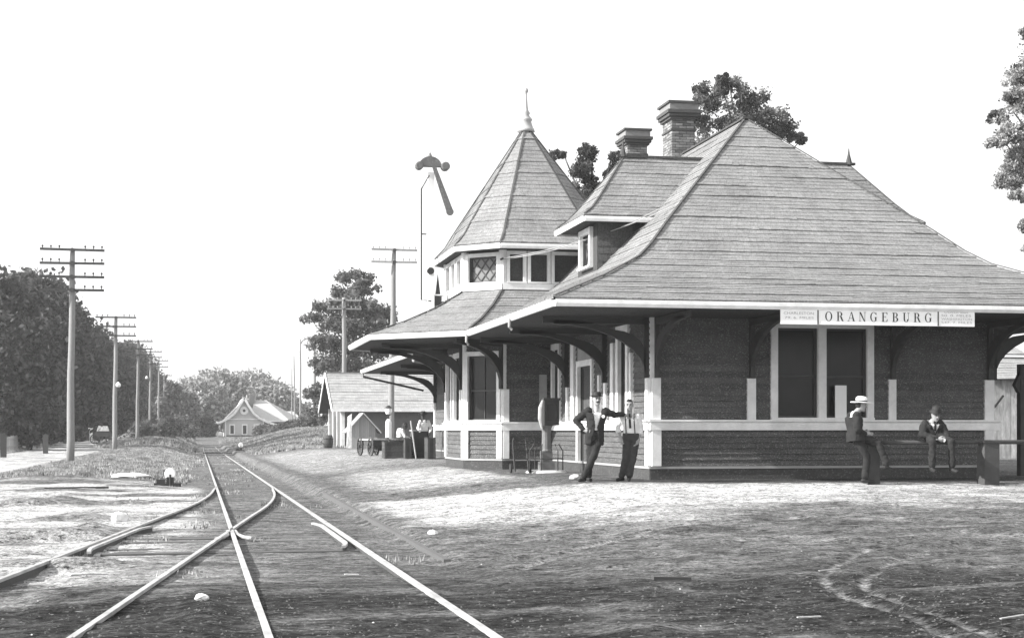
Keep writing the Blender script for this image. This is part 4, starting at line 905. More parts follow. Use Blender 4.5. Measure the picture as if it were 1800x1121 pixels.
mm = MB(); mm.box(x, x+.24, y-.13, y-.122, z+1.3, z+1.7); mk('dial_glass', mm, 'glass', wm_)
for q in range(7):
    a = q/6*math.pi*2; r = .42; mm = MB(); mm.tube([(x+r*math.cos(a), y+r*math.sin(a), z+.05), (x+r*math.cos(a), y+r*math.sin(a), z+.55), (x+r*.75*math.cos(a), y+r*.75*math.sin(a), z+.72)], .014, 5); mk('guard_bar', mm, 'iron', wm_)
mm = MB(); [mm.tube([(x+.42*math.cos(a/12*2*math.pi), y+.42*math.sin(a/12*2*math.pi), z+q) for a in range(13)], .014, 5) for q in (.36,)]; mk('guard_ring', mm, 'iron', wm_)
x2, y2 = 7.75, 38.4; z2 = G(x2, y2); ht = thing('hand_truck', 'small iron hand truck standing left of the weighing machine', 'hand truck', (x2, y2, z2))
for s in (-.17, .17):
    mm = MB(); mm.tube([(x2+s, y2-.2, z2+.05), (x2+s, y2+.1, z2+.75), (x2+s*.8, y2+.12, z2+.85)], .022, 6); mk('side_rail', mm, 'iron', ht)
    mm = MB(); mm.lathe((x2+s*1.4, y2, z2+.12), [(.12, -.02), (.12, .02)], 14, 'x'); mk('wheel', mm, 'iron', ht)
for q in (.15, .35, .55, .72): mm = MB(); mm.tube([(x2-.17, y2-.2+.4*q*.8, z2+q), (x2+.17, y2-.2+.4*q*.8, z2+q)], .015, 5); mk('crossbar', mm, 'iron', ht)
# loose pale stone near it
def blob(name, x, y, r, m, label, cat, sq=.6, group=None, ry=None):
    z = G(x, y); mm = MB(); n, k = 10, 7; 
    for i_ in range(k+1):
        ph = -math.pi/2+math.pi*i_/k
        for j in range(n):
            th_ = 2*math.pi*j/n; rr = r*(1+random.uniform(-.16, .16)); mm.v.append((x+rr*math.cos(ph)*math.cos(th_), y+(ry or r)/r*rr*math.cos(ph)*math.sin(th_), z+r*sq*.35+rr*sq*math.sin(ph)))
    for i_ in range(k):
        for j in range(n): mm.f.append((i_*n+j, i_*n+(j+1) % n, (i_+1)*n+(j+1) % n, (i_+1)*n+j))
    o = mk(name, mm, m, loc=(x, y, z)); tag(o, label, cat, group); return o
blob('stone', 8.05, 33.9, .12, 'stone', 'small pale stone on the ground left of the man with the hat', 'stone')
blob('stone', -1.32, 27.6, .15, 'stone', 'largest white stone in the sandy strip left of the turnout', 'stone', .8)
blob('stone', -2.1, 51.0, .62, 'stone', 'flat pale stone slab at the edge of the grass bank', 'stone', .16, ry=.9)
blob('stone', .02, 13.2, .06, 'stone', 'small round white stone between the two front tracks', 'stone')
blob('stone', 3.05, 21.0, .07, 'stone', 'small stone by the platform edging', 'stone')
def plank(x, y, L_, wd, ang, m, label, cat='plank', th=.008):
    z = G(x, y); c, s = math.cos(ang), math.sin(ang); mm = MB(); A = Vector((x-c*L_/2, y-s*L_/2, G(x-c*L_/2, y-s*L_/2)+.02)); B_ = Vector((x+c*L_/2, y+s*L_/2, G(x+c*L_/2, y+s*L_/2)+.02)); mm.beam(A, B_, wd, th)
    return tag(mk('plank', mm, m, loc=(x, y, z)), label, cat)
plank(4.22, 13.94, .36, .05, .05, 'darkwood', 'short dark stick lying in the middle of the bare ground', 'stick', .03)
plank(5.95, 14.45, .22, .04, .1, 'wood', 'small grey scrap of board on the ground behind the wheel ruts')
plank(4.30, 10.82, .18, .025, .05, 'boardwhite', 'short white sliver in front of the wheel ruts')
plank(5.66, 10.4, .2, .025, .12, 'wood', 'pale sliver at the lower right edge of the ground')
plank(1.50, 15.98, .14, .06, .1, 'boardwhite', 'small white scrap lying inside the right rail')
plank(-3.1, 42.5, 1.6, .10, .08, 'darkwood', 'dark weathered timber half sunk in the sand below the grass bank', 'timber', .06)

# ------------------------------------------------------------------ baggage wagon, trunks, lamp post
def wheel(parent, x, y, z, r, ax='x', m='darkwood'):
    mm = MB(); n = 20; 
    for (ro, ri) in ((r, r*.84),):
        k = 4
        for i_ in range(n):
            t = 2*math.pi*i_/n
            for (rr, d) in ((ro, -.03), (ro, .03), (ri, .03), (ri, -.03)):
                mm.v.append((x+d, y+rr*math.cos(t), z+rr*math.sin(t)) if ax == 'x' else (x+rr*math.cos(t), y+d, z+rr*math.sin(t)))
        for i_ in range(n):
            for j in range(k): mm.f.append((i_*k+j, i_*k+(j+1) % k, ((i_+1) % n)*k+(j+1) % k, ((i_+1) % n)*k+j))
    W_ = mk('wheel', mm, 'crate', parent)
    for i_ in range(10):
        t = 2*math.pi*i_/10; mm = MB(); e = (x, y+r*.86*math.cos(t), z+r*.86*math.sin(t)) if ax == 'x' else (x+r*.86*math.cos(t), y, z+r*.86*math.sin(t)); mm.tube([(x, y, z), e], .018, 4); mk('spoke', mm, 'crate', W_)
    mm = MB(); mm.lathe((x, y, z), [(.07, -.07), (.07, .07)], 10, ax); mk('hub', mm, 'iron', W_)
Yw = 67.; xw0, xw1 = wx(648, Yw), wx(699, Yw); zg = G(xw0, Yw); zd = wz(670, 771, Yw)
bw_ = thing('baggage_wagon', 'four wheeled baggage wagon with a pale plank deck near the shed', 'wagon', ((xw0+xw1)/2, Yw, zg))
nb = 8
for k in range(nb):
    mm = MB(); ya = Yw-.55+k*1.9/nb; mm.box(xw0-.05, xw1+.1, ya, ya+1.9/nb-.012, zd-.06, zd); mk('deck_plank', mm, 'boardwhite', bw_)
mm = MB(); mm.box(xw0, xw1, Yw-.5, Yw+1.3, zd-.28, zd-.062); mm.box(xw0+.3, xw1-.2, Yw-.2, Yw+1.0, zd-.5, zd-.281); mk('frame', mm, 'darkwood', bw_)
for wy in (Yw-.35, Yw+1.15):
    for xx_ in (wx(646, Yw), wx(672, Yw)+.1): wheel(bw_, xx_, wy, zg+.40, .40)
for wy in (Yw-.35, Yw+1.15):
    for xx_ in (wx(646, Yw), wx(672, Yw)+.1): pass
for q in (.55, 1.15):
    mm = MB(); mm.tube([(xw0+q, Yw-.35, zg+.4), (xw0+q, Yw+1.15, zg+.4)], .04, 6); mk('axle', mm, 'iron', bw_)
bw_.rotation_euler[2] = .2
def crate(name, x0, x1, y0, y1, z0, z1, m, label, cat, slats=5, lid=True, group=None):
    t_ = thing(name, label, cat, ((x0+x1)/2, y0, z0), group); mm = MB(); mm.box(x0+.02, x1-.02, y0+.02, y1-.02, z0+.005, z1-.02); mk('box_core', mm, 'wall', t_)
    for k in range(slats):
        za, zb = z0+(z1-z0)*k/slats, z0+(z1-z0)*(k+1)/slats-.012
        mm = MB(); mm.box(x0, x1, y0, y0+.02, za, zb); mk('slat', mm, m, t_)
        mm = MB(); mm.box(x0, x0+.02, y0+.021, y1, za, zb); mk('slat', mm, m, t_)
        mm = MB(); mm.box(x1-.02, x1, y0+.021, y1, za, zb); mk('slat', mm, m, t_)
    mm = MB(); mm.box(x0-.01, x1+.01, y0-.01, y1+.01, z1, z1+.03); mk('lid', mm, m, t_)
    for xx_ in (x0+.02, x1-.08): mm = MB(); mm.box(xx_, xx_+.06, y0-.018, y0-.001, z0, z1); mk('batten', mm, m, t_)
    return t_
Yk = 60.; crate('crate', wx(676, Yk), wx(711, Yk), Yk, Yk+.9, G(8, Yk), wz(690, 777, Yk), 'crate', 'large wooden crate left of the dark trunk, a man sitting on it', 'crate')
crate('trunk', wx(712, 59.5), wx(724, 59.5), 59.5, 60.2, G(8, 59.5), wz(716, 772, 59.5), 'darkwood', 'tall black trunk right beside the large crate', 'trunk', 3)
crate('trunk', wx(728, 60), wx(752, 60), 60.2, 61.2, G(8, 60), wz(740, 759, 60), 'darkwood', 'big dark trunk with pale lid edge before the man in suspenders', 'trunk', 4)
crate('trunk', wx(754, 58), wx(768, 58), 58.3, 59.2, G(8, 58), wz(760, 770, 58), 'darkwood', 'dark trunk at the foot of the signal mast', 'trunk', 3)
mm = MB(); x0 = wx(728.3, 60); mm.box(x0-.03, wx(752, 60)+.03, 60.15, 61.22, wz(740, 757.8, 60)+.012, wz(740, 756.3, 60)+.02); tag(mk('plank', mm, 'boardwhite', loc=(x0, 60.2, wz(740, 757, 60))), 'pale board lying on top of the big dark trunk', 'board')
ys_ = 59.2; pole_ = MB(); pole_.tube([(wx(724, ys_), ys_+.35, wz(724, 739, ys_)), (wx(731.5, ys_), ys_, wz(731.5, 806, ys_))], .028, 6); tag(mk('pole', pole_, 'wood', loc=(wx(731, ys_), ys_, .2)), 'thin pole leaning against the dark trunks', 'pole')
Yl = 73.; x = wx(683, Yl); z = G(x, Yl); lp = thing('lamp_post', 'short white lamp post with a glass lantern behind the baggage wagon', 'lamp', (x, Yl, z))
mm = MB(); mm.lathe((x, Yl, 0), [(.14, z-.1), (.14, wz(683, 742, Yl)), (.10, wz(683, 738, Yl)), (.05, wz(683, 736, Yl))], 12); mk('post', mm, 'trim', lp)
mm = MB(); mm.lathe((x, Yl, 0), [(.04, wz(683, 738, Yl)), (.04, wz(683, 731, Yl)), (.14, wz(683, 728, Yl))], 10); mk('neck', mm, 'iron', lp)
M['milk'] = mat('milk_glass', .75, .2, .05, 4, spec=.5)
mm = MB(); mm.lathe((x, Yl, 0), [(.11, wz(683, 727.8, Yl)), (.17, wz(683, 723, Yl)), (.15, wz(683, 717.5, Yl))], 8); mk('lantern_glass', mm, 'milk', lp)
mm = MB(); mm.lathe((x, Yl, 0), [(.18, wz(683, 717.3, Yl)), (.10, wz(683, 714, Yl)), (.04, wz(683, 712, Yl))], 10); mk('lantern_cap', mm, 'iron', lp)

# ------------------------------------------------------------------ road side: fence, buggy, gate posts
t_ = thing('board_fence', 'low grey board fence along the far side of the road under the trees', 'fence', (wx(3, 118), 118, G(-14, 118))); n = 46
for k in range(n):
    Y = 118+k*.62; x = -13.5-.004*k; z = G(x, Y); mm = MB(); mm.box(x-.02, x+.02, Y, Y+.30, z+.05, z+1.12+random.uniform(-.05, .05)); mk('picket', mm, 'wood', t_)
for zz in (.35, .9):
    mm = MB(); mm.beam((-13.45, 118, G(-13.5, 118)+zz), (-13.63, 118+n*.62, G(-13.6, 146)+zz), .05, .1); mk('fence_rail', mm, 'wood', t_)
for px, Y, hgt, lb in ((80, 112, 1.5, 'dark thick stump or gate post at the near end of the fence'), (6, 96, 1.6, 'dark gate post at the left edge beside the road')):
    x = wx(px, Y); z = G(x, Y); mm = MB(); mm.box(x-.16, x+.16, Y-.16, Y+.16, z-.2, z+hgt*.85); tag(mk('gate_post', mm, 'darkwood', loc=(x, Y, z)), lb, 'post')
for px, lb in ((160, 'white gate post left of the parked buggy'),):
    Y = 165; x = wx(px, Y); z = G(x, Y); t_ = thing('gate_post', lb, 'post', (x, Y, z)); mm = MB(); mm.box(x-.14, x+.14, Y-.14, Y+.14, z-.2, z+1.5); mk('shaft', mm, 'trim', t_); mm = MB(); mm.box(x-.25, x+.25, Y-.25, Y+.25, z+1.5, z+1.62); mk('cap', mm, 'trim', t_)
Yg = 165.; x = wx(181, Yg); z = G(x, Yg); bg = thing('buggy', 'horse buggy with a pale hood standing on the road below the trees', 'buggy', (x, Yg, z))
mm = MB(); mm.box(x-.75, x+.75, Yg-.5, Yg+.5, z+.75, z+1.15); mk('body', mm, 'darkwood', bg)
mm = MB(); mm.hexa([(x-.6, Yg-.5, z+1.3), (x+.6, Yg-.5, z+1.3), (x+.6, Yg+.5, z+1.3), (x-.6, Yg+.5, z+1.3), (x-.42, Yg-.4, z+1.85), (x+.45, Yg-.4, z+1.8), (x+.45, Yg+.4, z+1.8), (x-.42, Yg+.4, z+1.85)]); mk('hood', mm, 'boardwhite', bg)
mm = MB(); mm.box(x-.7, x+.7, Yg-.45, Yg+.45, z+1.15, z+1.3); mk('seat', mm, 'darkwood', bg)
for sx2 in (-.75, .75):
    for sy2 in (-.55, .55): wheel(bg, x+sx2, Yg+sy2, z+.5, .5, 'y')

# ------------------------------------------------------------------ trees
def clumps(lobes, per, leaf, seed, dens=1.0, flat=.8):
    r = np.random.default_rng(seed); C = []
    for (cx_, cy_, cz_, rx, ry, rz, n) in lobes:
        for _ in range(int(n*2.2)):
            d = r.normal(size=3); d /= np.linalg.norm(d); q = .35+.65*r.random()**.45
            C.append((cx_+d[0]*rx*q, cy_+d[1]*ry*q, cz_+d[2]*rz*q, (.24+.20*r.random())*(rx+rz)/2))
    C = np.array(C); N = len(C)*per; idx = np.repeat(np.arange(len(C)), per)
    d = r.normal(size=(N, 3)).clip(-2.1, 2.1)
    P = C[idx, :3]+d*(C[idx, 3]*.62)[:, None]*np.array([1, 1, flat])
    a = r.normal(size=(N, 3)); a /= np.linalg.norm(a, axis=1)[:, None]; b_ = np.cross(a, r.normal(size=(N, 3))); b_ /= np.linalg.norm(b_, axis=1)[:, None]
    s = leaf*(.6+.8*r.random(N))[:, None]; a = a*s; b_ = b_*s*.62
    V_ = np.stack([P-a, P-b_+a*.1, P+a, P+b_+a*.1], 1).reshape(-1, 3); F_ = np.arange(N*4).reshape(-1, 4)
    return V_, F_, C
def tree(x, y, lobes, label, m='leaf', per=60, leaf=.16, trunk_r=.3, seed=1, group=None, name='tree', limbs=14, tz0=None):
    """lobes: centre and radii in metres from the trunk foot, with the number of leaf clumps"""
    z = G(x, y) if tz0 is None else tz0; t_ = thing(name, label, 'tree' if name != 'bush' else 'bush', (x, y, z), group)
    V_, F_, C = clumps(lobes, per, leaf, seed); npmesh('crown', V_, F_, m, t_)
    r = random.Random(seed); mm = MB(); top = max(l[2] for l in lobes)
    mm.tube([(0, 0, -.3), (.1, 0, top*.25), (-.1, .1, top*.55), (lobes[0][0]*.4, .1, top*.9)], [trunk_r*1.2, trunk_r, trunk_r*.75, trunk_r*.25], 9)
    mm.v = [(a+x, b_+y, c+z) for a, b_, c in mm.v]; mk('trunk', mm, 'bark', t_, True)
    ids = r.sample(range(len(C)), min(limbs, len(C))); mm = MB()
    for i_ in ids:
        c = C[i_]; zb = min(top*.8, max(top*.22, c[2]-abs(c[0])*.6-.8)); mm = MB()
        mm.tube([(x, y, z+zb), (x+c[0]*.45, y+c[1]*.45, z+zb+(c[2]-zb)*.35), (x+c[0]*.95, y+c[1]*.95, z+c[2])], [trunk_r*.36, trunk_r*.22, trunk_r*.06], 5); mk('limb', mm, 'bark', t_)
    return t_
gT = 'dark shade trees along the far side of the road'
rowt = [(4, 126, 13.6, 'big dark tree cut by the left edge of the picture'), (62, 140, 14.6, 'tall dark tree with ragged top behind the grey fence'), (100, 150, 14.4, 'broad dark tree just left of the nearest telegraph pole'),
        (136, 172, 14.2, 'dark round tree between the first and second telegraph poles'), (172, 198, 13.6, 'dark tree behind the parked buggy'), (205, 236, 14.4, 'dark tree above the white house by the road'),
        (232, 280, 15.5, 'dark tree between the second and third telegraph poles'), (258, 330, 17.5, 'farthest dark roadside tree, behind the fourth telegraph pole')]
for k, (px, Y, h, lb) in enumerate(rowt):
    x = wx(px, Y)-(1.2 if k > 1 else 0); w_ = 3.6+.22*k; rr = random.Random(k+50)
    lob = [(0, 0, h*.60, w_*.8, w_*.8, h*.36, 26), (-w_*.45, 0, h*.45, w_*.62, w_*.6, h*.28, 14), (w_*.5, -.5, h*.42, w_*.62, w_*.6, h*.26, 14), (rr.uniform(-1, 1), 0, h*.84, w_*.38, w_*.4, h*.17, 8), (0, -w_*.3, h*.30, w_*.85, w_*.6, h*.17, 16), (w_*.3, w_*.4, h*.2, w_*.9, w_*.5, h*.13, 10)]
    tree(x, Y, lob, lb, 'leaf', 170, .23+.018*k, .34, 100+k, gT)
# second ragged crown peaks at far left
tree(wx(40, 155), 155, [(0, 0, 11.5, 2.6, 2.6, 4.6, 16), (1, 0, 8, 3.5, 3, 4, 14)], 'slender tree top rising above the left group of dark trees', 'leaf2', 90, .30, .25, 131)
# distant trees; pale leaf colour adds to the distance haze
gF = 'pale distant trees behind the far depot'
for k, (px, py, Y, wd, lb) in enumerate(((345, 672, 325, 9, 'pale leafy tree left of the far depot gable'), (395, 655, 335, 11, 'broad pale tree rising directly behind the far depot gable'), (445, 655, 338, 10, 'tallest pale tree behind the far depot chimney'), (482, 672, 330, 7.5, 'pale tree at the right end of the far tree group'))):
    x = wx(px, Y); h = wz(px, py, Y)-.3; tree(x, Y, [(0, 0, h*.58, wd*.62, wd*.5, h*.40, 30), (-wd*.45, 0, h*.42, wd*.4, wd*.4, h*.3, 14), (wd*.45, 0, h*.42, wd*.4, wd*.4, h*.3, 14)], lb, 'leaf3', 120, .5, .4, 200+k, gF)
for k, (px, py, Y, wd, lb) in enumerate(((300, 672, 260, 2.6, 'small thin tree between the last telegraph pole and the far trees'), (322, 690, 285, 3.0, 'small pale tree left of the dark round bush'))):
    x = wx(px, Y); h = wz(px, py, Y)-.3; tree(x, Y, [(0, 0, h*.75, wd*.6, wd*.6, h*.25, 8), (.3, 0, h*.4, wd, wd, h*.3, 12)], lb, 'leaf2', 60, .32, .15, 240+k, limbs=8)
Y = 262.; x = wx(361, Y); tree(x, Y, [(0, 0, 1.5, 1.7, 1.6, 1.5, 26)], 'dark round clipped bush beside the end of the tracks', 'leaf', 110, .16, .12, 260, name='bush', limbs=3)
for k, (px, Y, h, w_, lb) in enumerate(((300, 235, 1.9, 3.2, 'low scrubby bush on the bank near the far poles'), (330, 250, 1.5, 2.8, 'low bush left of the clipped round bush'), (272, 205, 1.6, 2.6, 'scrub at the foot of the fourth telegraph pole'), (462, 268, 1.6, 2.2, 'dark shrub at the right corner of the far depot'), (488, 250, 1.4, 2.4, 'low shrub on the right bank by the thin poles'))):
    x = wx(px, Y); tree(x, Y, [(0, 0, h*.6, w_*.7, w_*.6, h*.6, 16)], lb, 'leaf2', 70, .2, .08, 270+k, name='bush', limbs=2)
for k, (px, Y, h, w_) in enumerate(((262, 172, 1.2, 1.6), (279, 185, 1.5, 2.0), (291, 168, .9, 1.5), (303, 196, 2.2, 2.0), (316, 208, 2.6, 2.2), (333, 222, 1.4, 2.0), (246, 190, 2.0, 2.2), (505, 205, 1.1, 2.0), (540, 190, 1.3, 2.2), (556, 172, 1.2, 1.8))):
    x = wx(px, Y); tree(x, Y, [(0, 0, h*.55, w_*.6, w_*.5, h*.55, 12)], 'ragged %s weed clump, %s' % (('low', 'rounded', 'flat', 'tall', 'tallest', 'wide', 'leafy', 'small', 'broad', 'squat')[k], ('left bank top by the third telegraph pole', 'left bank by the fourth telegraph pole', 'nearest to the track on the left bank', 'left bank left of the clipped bush', 'just left of the clipped round bush', 'at the end of the left rail', 'behind the third telegraph pole', 'right mound by the thin bare poles', 'middle of the right mound crest', 'right mound crest beside the shed gable')[k]), 'leaf2', 60, .13, .04, 500+k, 'weed clumps along the banks', name='bush', limbs=1)
# layered tall tree behind the shed
Y = 150.; x = wx(625, Y); lob = []
for k, (px, py, rx, rz, n) in enumerate(((624, 486, 1.5, 1.0, 9), (636, 507, 1.5, .9, 8), (606, 514, 1.6, .8, 8), (582, 540, 1.9, .9, 9), (622, 540, 2.4, 1.1, 12), (655, 545, 2.2, 1.0, 11), (568, 562, 1.9, .8, 8), (600, 572, 2.6, 1.2, 13), (648, 575, 2.6, 1.2, 13), (676, 560, 1.7, 1.2, 9), (692, 590, 1.8, 1.0, 8), (575, 600, 1.9, 1.1, 9), (610, 610, 2.4, 1.4, 12), (650, 612, 2.5, 1.5, 13), (570, 640, 1.6, 1.6, 8), (600, 645, 2.2, 1.5, 10), (650, 650, 2.6, 1.6, 12), (566, 690, 1.5, 1.6, 8), (575, 720, 1.6, 1.5, 7), (700, 620, 1.7, 1.2, 8))):
    lob.append((wx(px, Y)-x, random.Random(k).uniform(-1.2, 1.2), wz(px, py, Y)-.6, rx*1.05, rx, rz*.55, n*.8))
lob = [lob[4]]+lob
tree(x, Y, lob, 'tall layered tree with tiered branches behind the shingled shed', 'leaf2', 95, .15, .42, 300, limbs=30, tz0=.6)
# trees behind the station
Y = 72.; x = wx(1312, Y); lob = []
for k, (px, py, rx, rz, n) in enumerate(((1290, 160, .85, .6, 9), (1240, 175, .6, .6, 7), (1335, 185, .8, .7, 9), (1280, 205, 1.0, .7, 10), (1350, 215, .9, .7, 9), (1385, 235, .65, .45, 7), (1225, 215, .6, .7, 8), (1250, 260, .9, .8, 9), (1320, 250, 1.1, .8, 10), (1400, 245, .4, .3, 5), (1230, 160, .35, .3, 4), (1300, 300, 1.2, .9, 10), (1270, 140, .4, .3, 5))):
    lob.append((wx(px, Y)-x, random.Random(k).uniform(-.5, .5), wz(px, py, Y)-.4, rx, rx, rz, n))
tree(x, Y, lob, 'leafy tree top showing above the main roof ridge right of the brick chimneys', 'leaf2', 110, .07, .3, 310, limbs=26, tz0=.4)
Y = 76.; x = wx(1040, Y); lob = []
for k, (px, py, rx, rz, n) in enumerate(((1035, 270, .5, .5, 7), (1022, 300, .5, .5, 7), (1045, 320, .45, .5, 6), (978, 274, .35, .22, 5), (1020, 340, .6, .5, 6), (1085, 280, .45, .5, 7), (1075, 310, .3, .4, 5), (1100, 268, .3, .3, 4))):
    lob.append((wx(px, Y)-x, random.Random(k).uniform(-.3, .3), wz(px, py, Y)-.4, rx, rx, rz, n))
tree(x, Y, lob, 'thin leafy tree seen between the turret roof and the dormer', 'leaf', 100, .07, .2, 320, limbs=20, tz0=.4)
Y = 58.; x = wx(1905, Y); lob = []
for k, (px, py, rx, rz, n) in enumerate(((1790, 135, .35, .5, 5), (1780, 180, .45, .45, 6), (1765, 200, .4, .3, 5), (1775, 235, .5, .35, 7), (1750, 252, .4, .2, 5), (1790, 280, .55, .5, 8), (1780, 315, .5, .35, 6), (1790, 345, .35, .25, 4), (1798, 440, .15, .15, 3), (1830, 150, .9, 1.2, 12), (1850, 260, 1.3, 1.3, 16), (1860, 90, 1.2, 1.2, 12), (1800, 400, .15, .3, 3), (1795, 60, .2, .25, 3))):
    lob.append((wx(px, Y)-x, random.Random(k).uniform(-.5, .5), wz(px, py, Y)-.3, rx, rx, rz, n))
lob = [lob[10]]+[(l[0], l[1], l[2], l[3]*1.1, l[4]*1.1, l[5]*1.15, l[6]*1.5) for l in lob]
tree(x, Y, lob, 'pale leafy tree reaching in from the right edge above the roof', 'leaf3', 90, .06, .35, 330, limbs=30, tz0=.3)

# ------------------------------------------------------------------ grass tufts and pebbles
def grass(N, sampler, h, wd, name, label, seed):
    r = np.random.default_rng(seed); X, Y = sampler(r, N); Z = gh(X, Y); a = r.random(len(X))*6.28; hh = h*(.4+r.random(len(X))); ww = wd*(.6+.8*r.random(len(X)))
    dx, dy = np.cos(a)*ww, np.sin(a)*ww; lx, ly = r.normal(size=len(X))*hh*.35, r.normal(size=len(X))*hh*.35
    V_ = np.stack([np.stack([X-dx, Y-dy, Z-.03], 1), np.stack([X+dx, Y+dy, Z-.03], 1), np.stack([X+lx, Y+ly, Z+hh], 1)], 1).reshape(-1, 3)
    o = npmesh(name, V_, np.arange(len(V_)).reshape(-1, 3), 'grass', loc=(0, 0, 0), kind='stuff'); o['label'] = label; o['category'] = 'grass'
def smp1(r, N):
    Y = 40+(215-40)*r.random(N)**1.15; X = r.uniform(-6.9, .3, N); s, g, d = masks(X, Y); k = (g > .35)&(r.random(N) < g)&(s < .5); return X[k], Y[k]
grass(170000, smp1, .10, .022, 'grass', 'rough dry grass on the bank between road and track', 1)
def smp2(r, N):
    Y = r.uniform(105, 240, N); X = r.uniform(3.5, 22, N); return X, Y
def smp5(r, N):
    Y = r.uniform(135, 232, N); X = r.uniform(-8, .4, N)-.004*Y; k = vn(X*.7+9, Y*.25) > .35; return X[k], Y[k]
grass(60000, smp5, .32, .05, 'grass', 'taller weeds on the far part of the left bank', 7)
grass(90000, smp2, .17, .04, 'grass', 'rough grass on the mound right of the track', 2)
def smp3(r, N):
    Y = r.uniform(16, 190, N); X = r.uniform(-1.5, 2.6, N); k = vn(X*1.3+5, Y*.5) > .72; k &= (np.abs(X-LX) > .1)&(np.abs(X-RX) > .1); return X[k], Y[k]
grass(40000, smp3, .06, .018, 'grass', 'sparse weeds scattered along the track bed', 3)
def smp4(r, N):
    Y = r.uniform(85, 150, N); X = r.uniform(-17, -12.8, N); return X, Y
grass(25000, smp4, .12, .04, 'grass', 'grass verge under the roadside trees', 4)
def pebbles(N, smax, smp, name, label, seed, m='pebble'):
    r = np.random.default_rng(seed); X, Y = smp(r, N); n = len(X); Z = gh(X, Y); s = smax*(.25+.75*r.random(n)**3)
    O = np.array([[1,0,0],[0,1,0],[-1,0,0],[0,-1,0],[0,0,1]], float)
    a = r.random(n)*6.28; ca_, sa_ = np.cos(a), np.sin(a); J = 1+.35*r.normal(size=(n, 5, 1)).clip(-1, 1); P = O[None]*J*s[:, None, None]; P[:, :, 2] *= .6
    Q = P.copy(); Q[:, :, 0] = P[:, :, 0]*ca_[:, None]-P[:, :, 1]*sa_[:, None]*.7; Q[:, :, 1] = P[:, :, 0]*sa_[:, None]+P[:, :, 1]*ca_[:, None]*.7
    Q += np.stack([X, Y, Z-.004], 1)[:, None]; F_ = np.array([[0,1,4],[1,2,4],[2,3,4],[3,0,4]])[None]+5*np.arange(n)[:, None, None]
    o = npmesh(name, Q.reshape(-1, 3), F_.reshape(-1, 3), m, kind='stuff'); o['label'] = label; o['category'] = 'gravel'
def ps1(r, N):
    Y = 9.5+(34-9.5)*r.random(N)**1.3; X = (r.uniform(-.16, .56, N))*Y; return X, Y
pebbles(30000, .022, ps1, 'gravel', 'small loose stones and clods scattered over the bare ground', 5)
def ps2(r, N):
    Y = 9.5+(46-9.5)*r.random(N)**1.2; X = (r.uniform(-.16, .40, N))*Y; return X, Y
pebbles(160, .022, ps2, 'gravel', 'paler pebbles scattered over the bare ground', 6, 'stone')

# ------------------------------------------------------------------ people
def capsule(mm, a, b_, ra, rb, n=12, sx_=1., axis_=None, rings=5):
    """closed tapered limb; axis_ is the wide direction with scale sx_"""
    a, b_ = Vector(a), Vector(b_); d = (b_-a); L_ = d.length; d.normalize(); w_ = Vector(axis_) if axis_ else (Vector((1, 0, 0)) if abs(d.x) < .8 else Vector((0, 1, 0)))
    w_ = (w_-d*w_.dot(d)).normalized(); u = d.cross(w_); prof = []
    for k in range(4): t = math.pi/2*k/4; prof.append((-ra*math.cos(t)*.9, ra*math.sin(t)))
    for k in range(rings+1): f = k/rings; prof.append((L_*f, ra+(rb-ra)*f))
    for k in range(1, 5): t = math.pi/2*k/4; prof.append((L_+rb*math.sin(t)*.9, rb*math.cos(t)))
    o = len(mm.v); prof = [(h, max(r, .0008)) for h, r in prof]
    for h, r in prof:
        for j in range(n): t = 2*math.pi*j/n; mm.v.append(tuple(a+d*h+w_*(r*sx_*math.cos(t))+u*(r*math.sin(t))))
    for i_ in range(len(prof)-1):
        for j in range(n): mm.f.append((o+i_*n+j, o+i_*n+(j+1) % n, o+(i_+1)*n+(j+1) % n, o+(i_+1)*n+j))
    mm.f.append(tuple(o+j for j in reversed(range(n)))); mm.f.append(tuple(o+(len(prof)-1)*n+j for j in range(n)))
def loft(mm, secs, n=18):
    """secs: (centre, half width vector, half depth vector)"""
    o = len(mm.v)
    for c, w_, d in secs:
        c, w_, d = Vector(c), Vector(w_), Vector(d)
        for j in range(n):
            t = 2*math.pi*j/n; ct, st_ = math.cos(t), math.sin(t); e = .82
            mm.v.append(tuple(c+w_*math.copysign(abs(ct)**e, ct)+d*math.copysign(abs(st_)**e, st_)))
    for i_ in range(len(secs)-1):
        for j in range(n): mm.f.append((o+i_*n+j, o+i_*n+(j+1) % n, o+(i_+1)*n+(j+1) % n, o+(i_+1)*n+j))
    mm.f.append(tuple(o+j for j in reversed(range(n)))); mm.f.append(tuple(o+(len(secs)-1)*n+j for j in range(n)))
FOLD = bpy.data.textures.new('folds', 'CLOUDS'); FOLD.noise_scale = .09; FOLD.noise_depth = 2
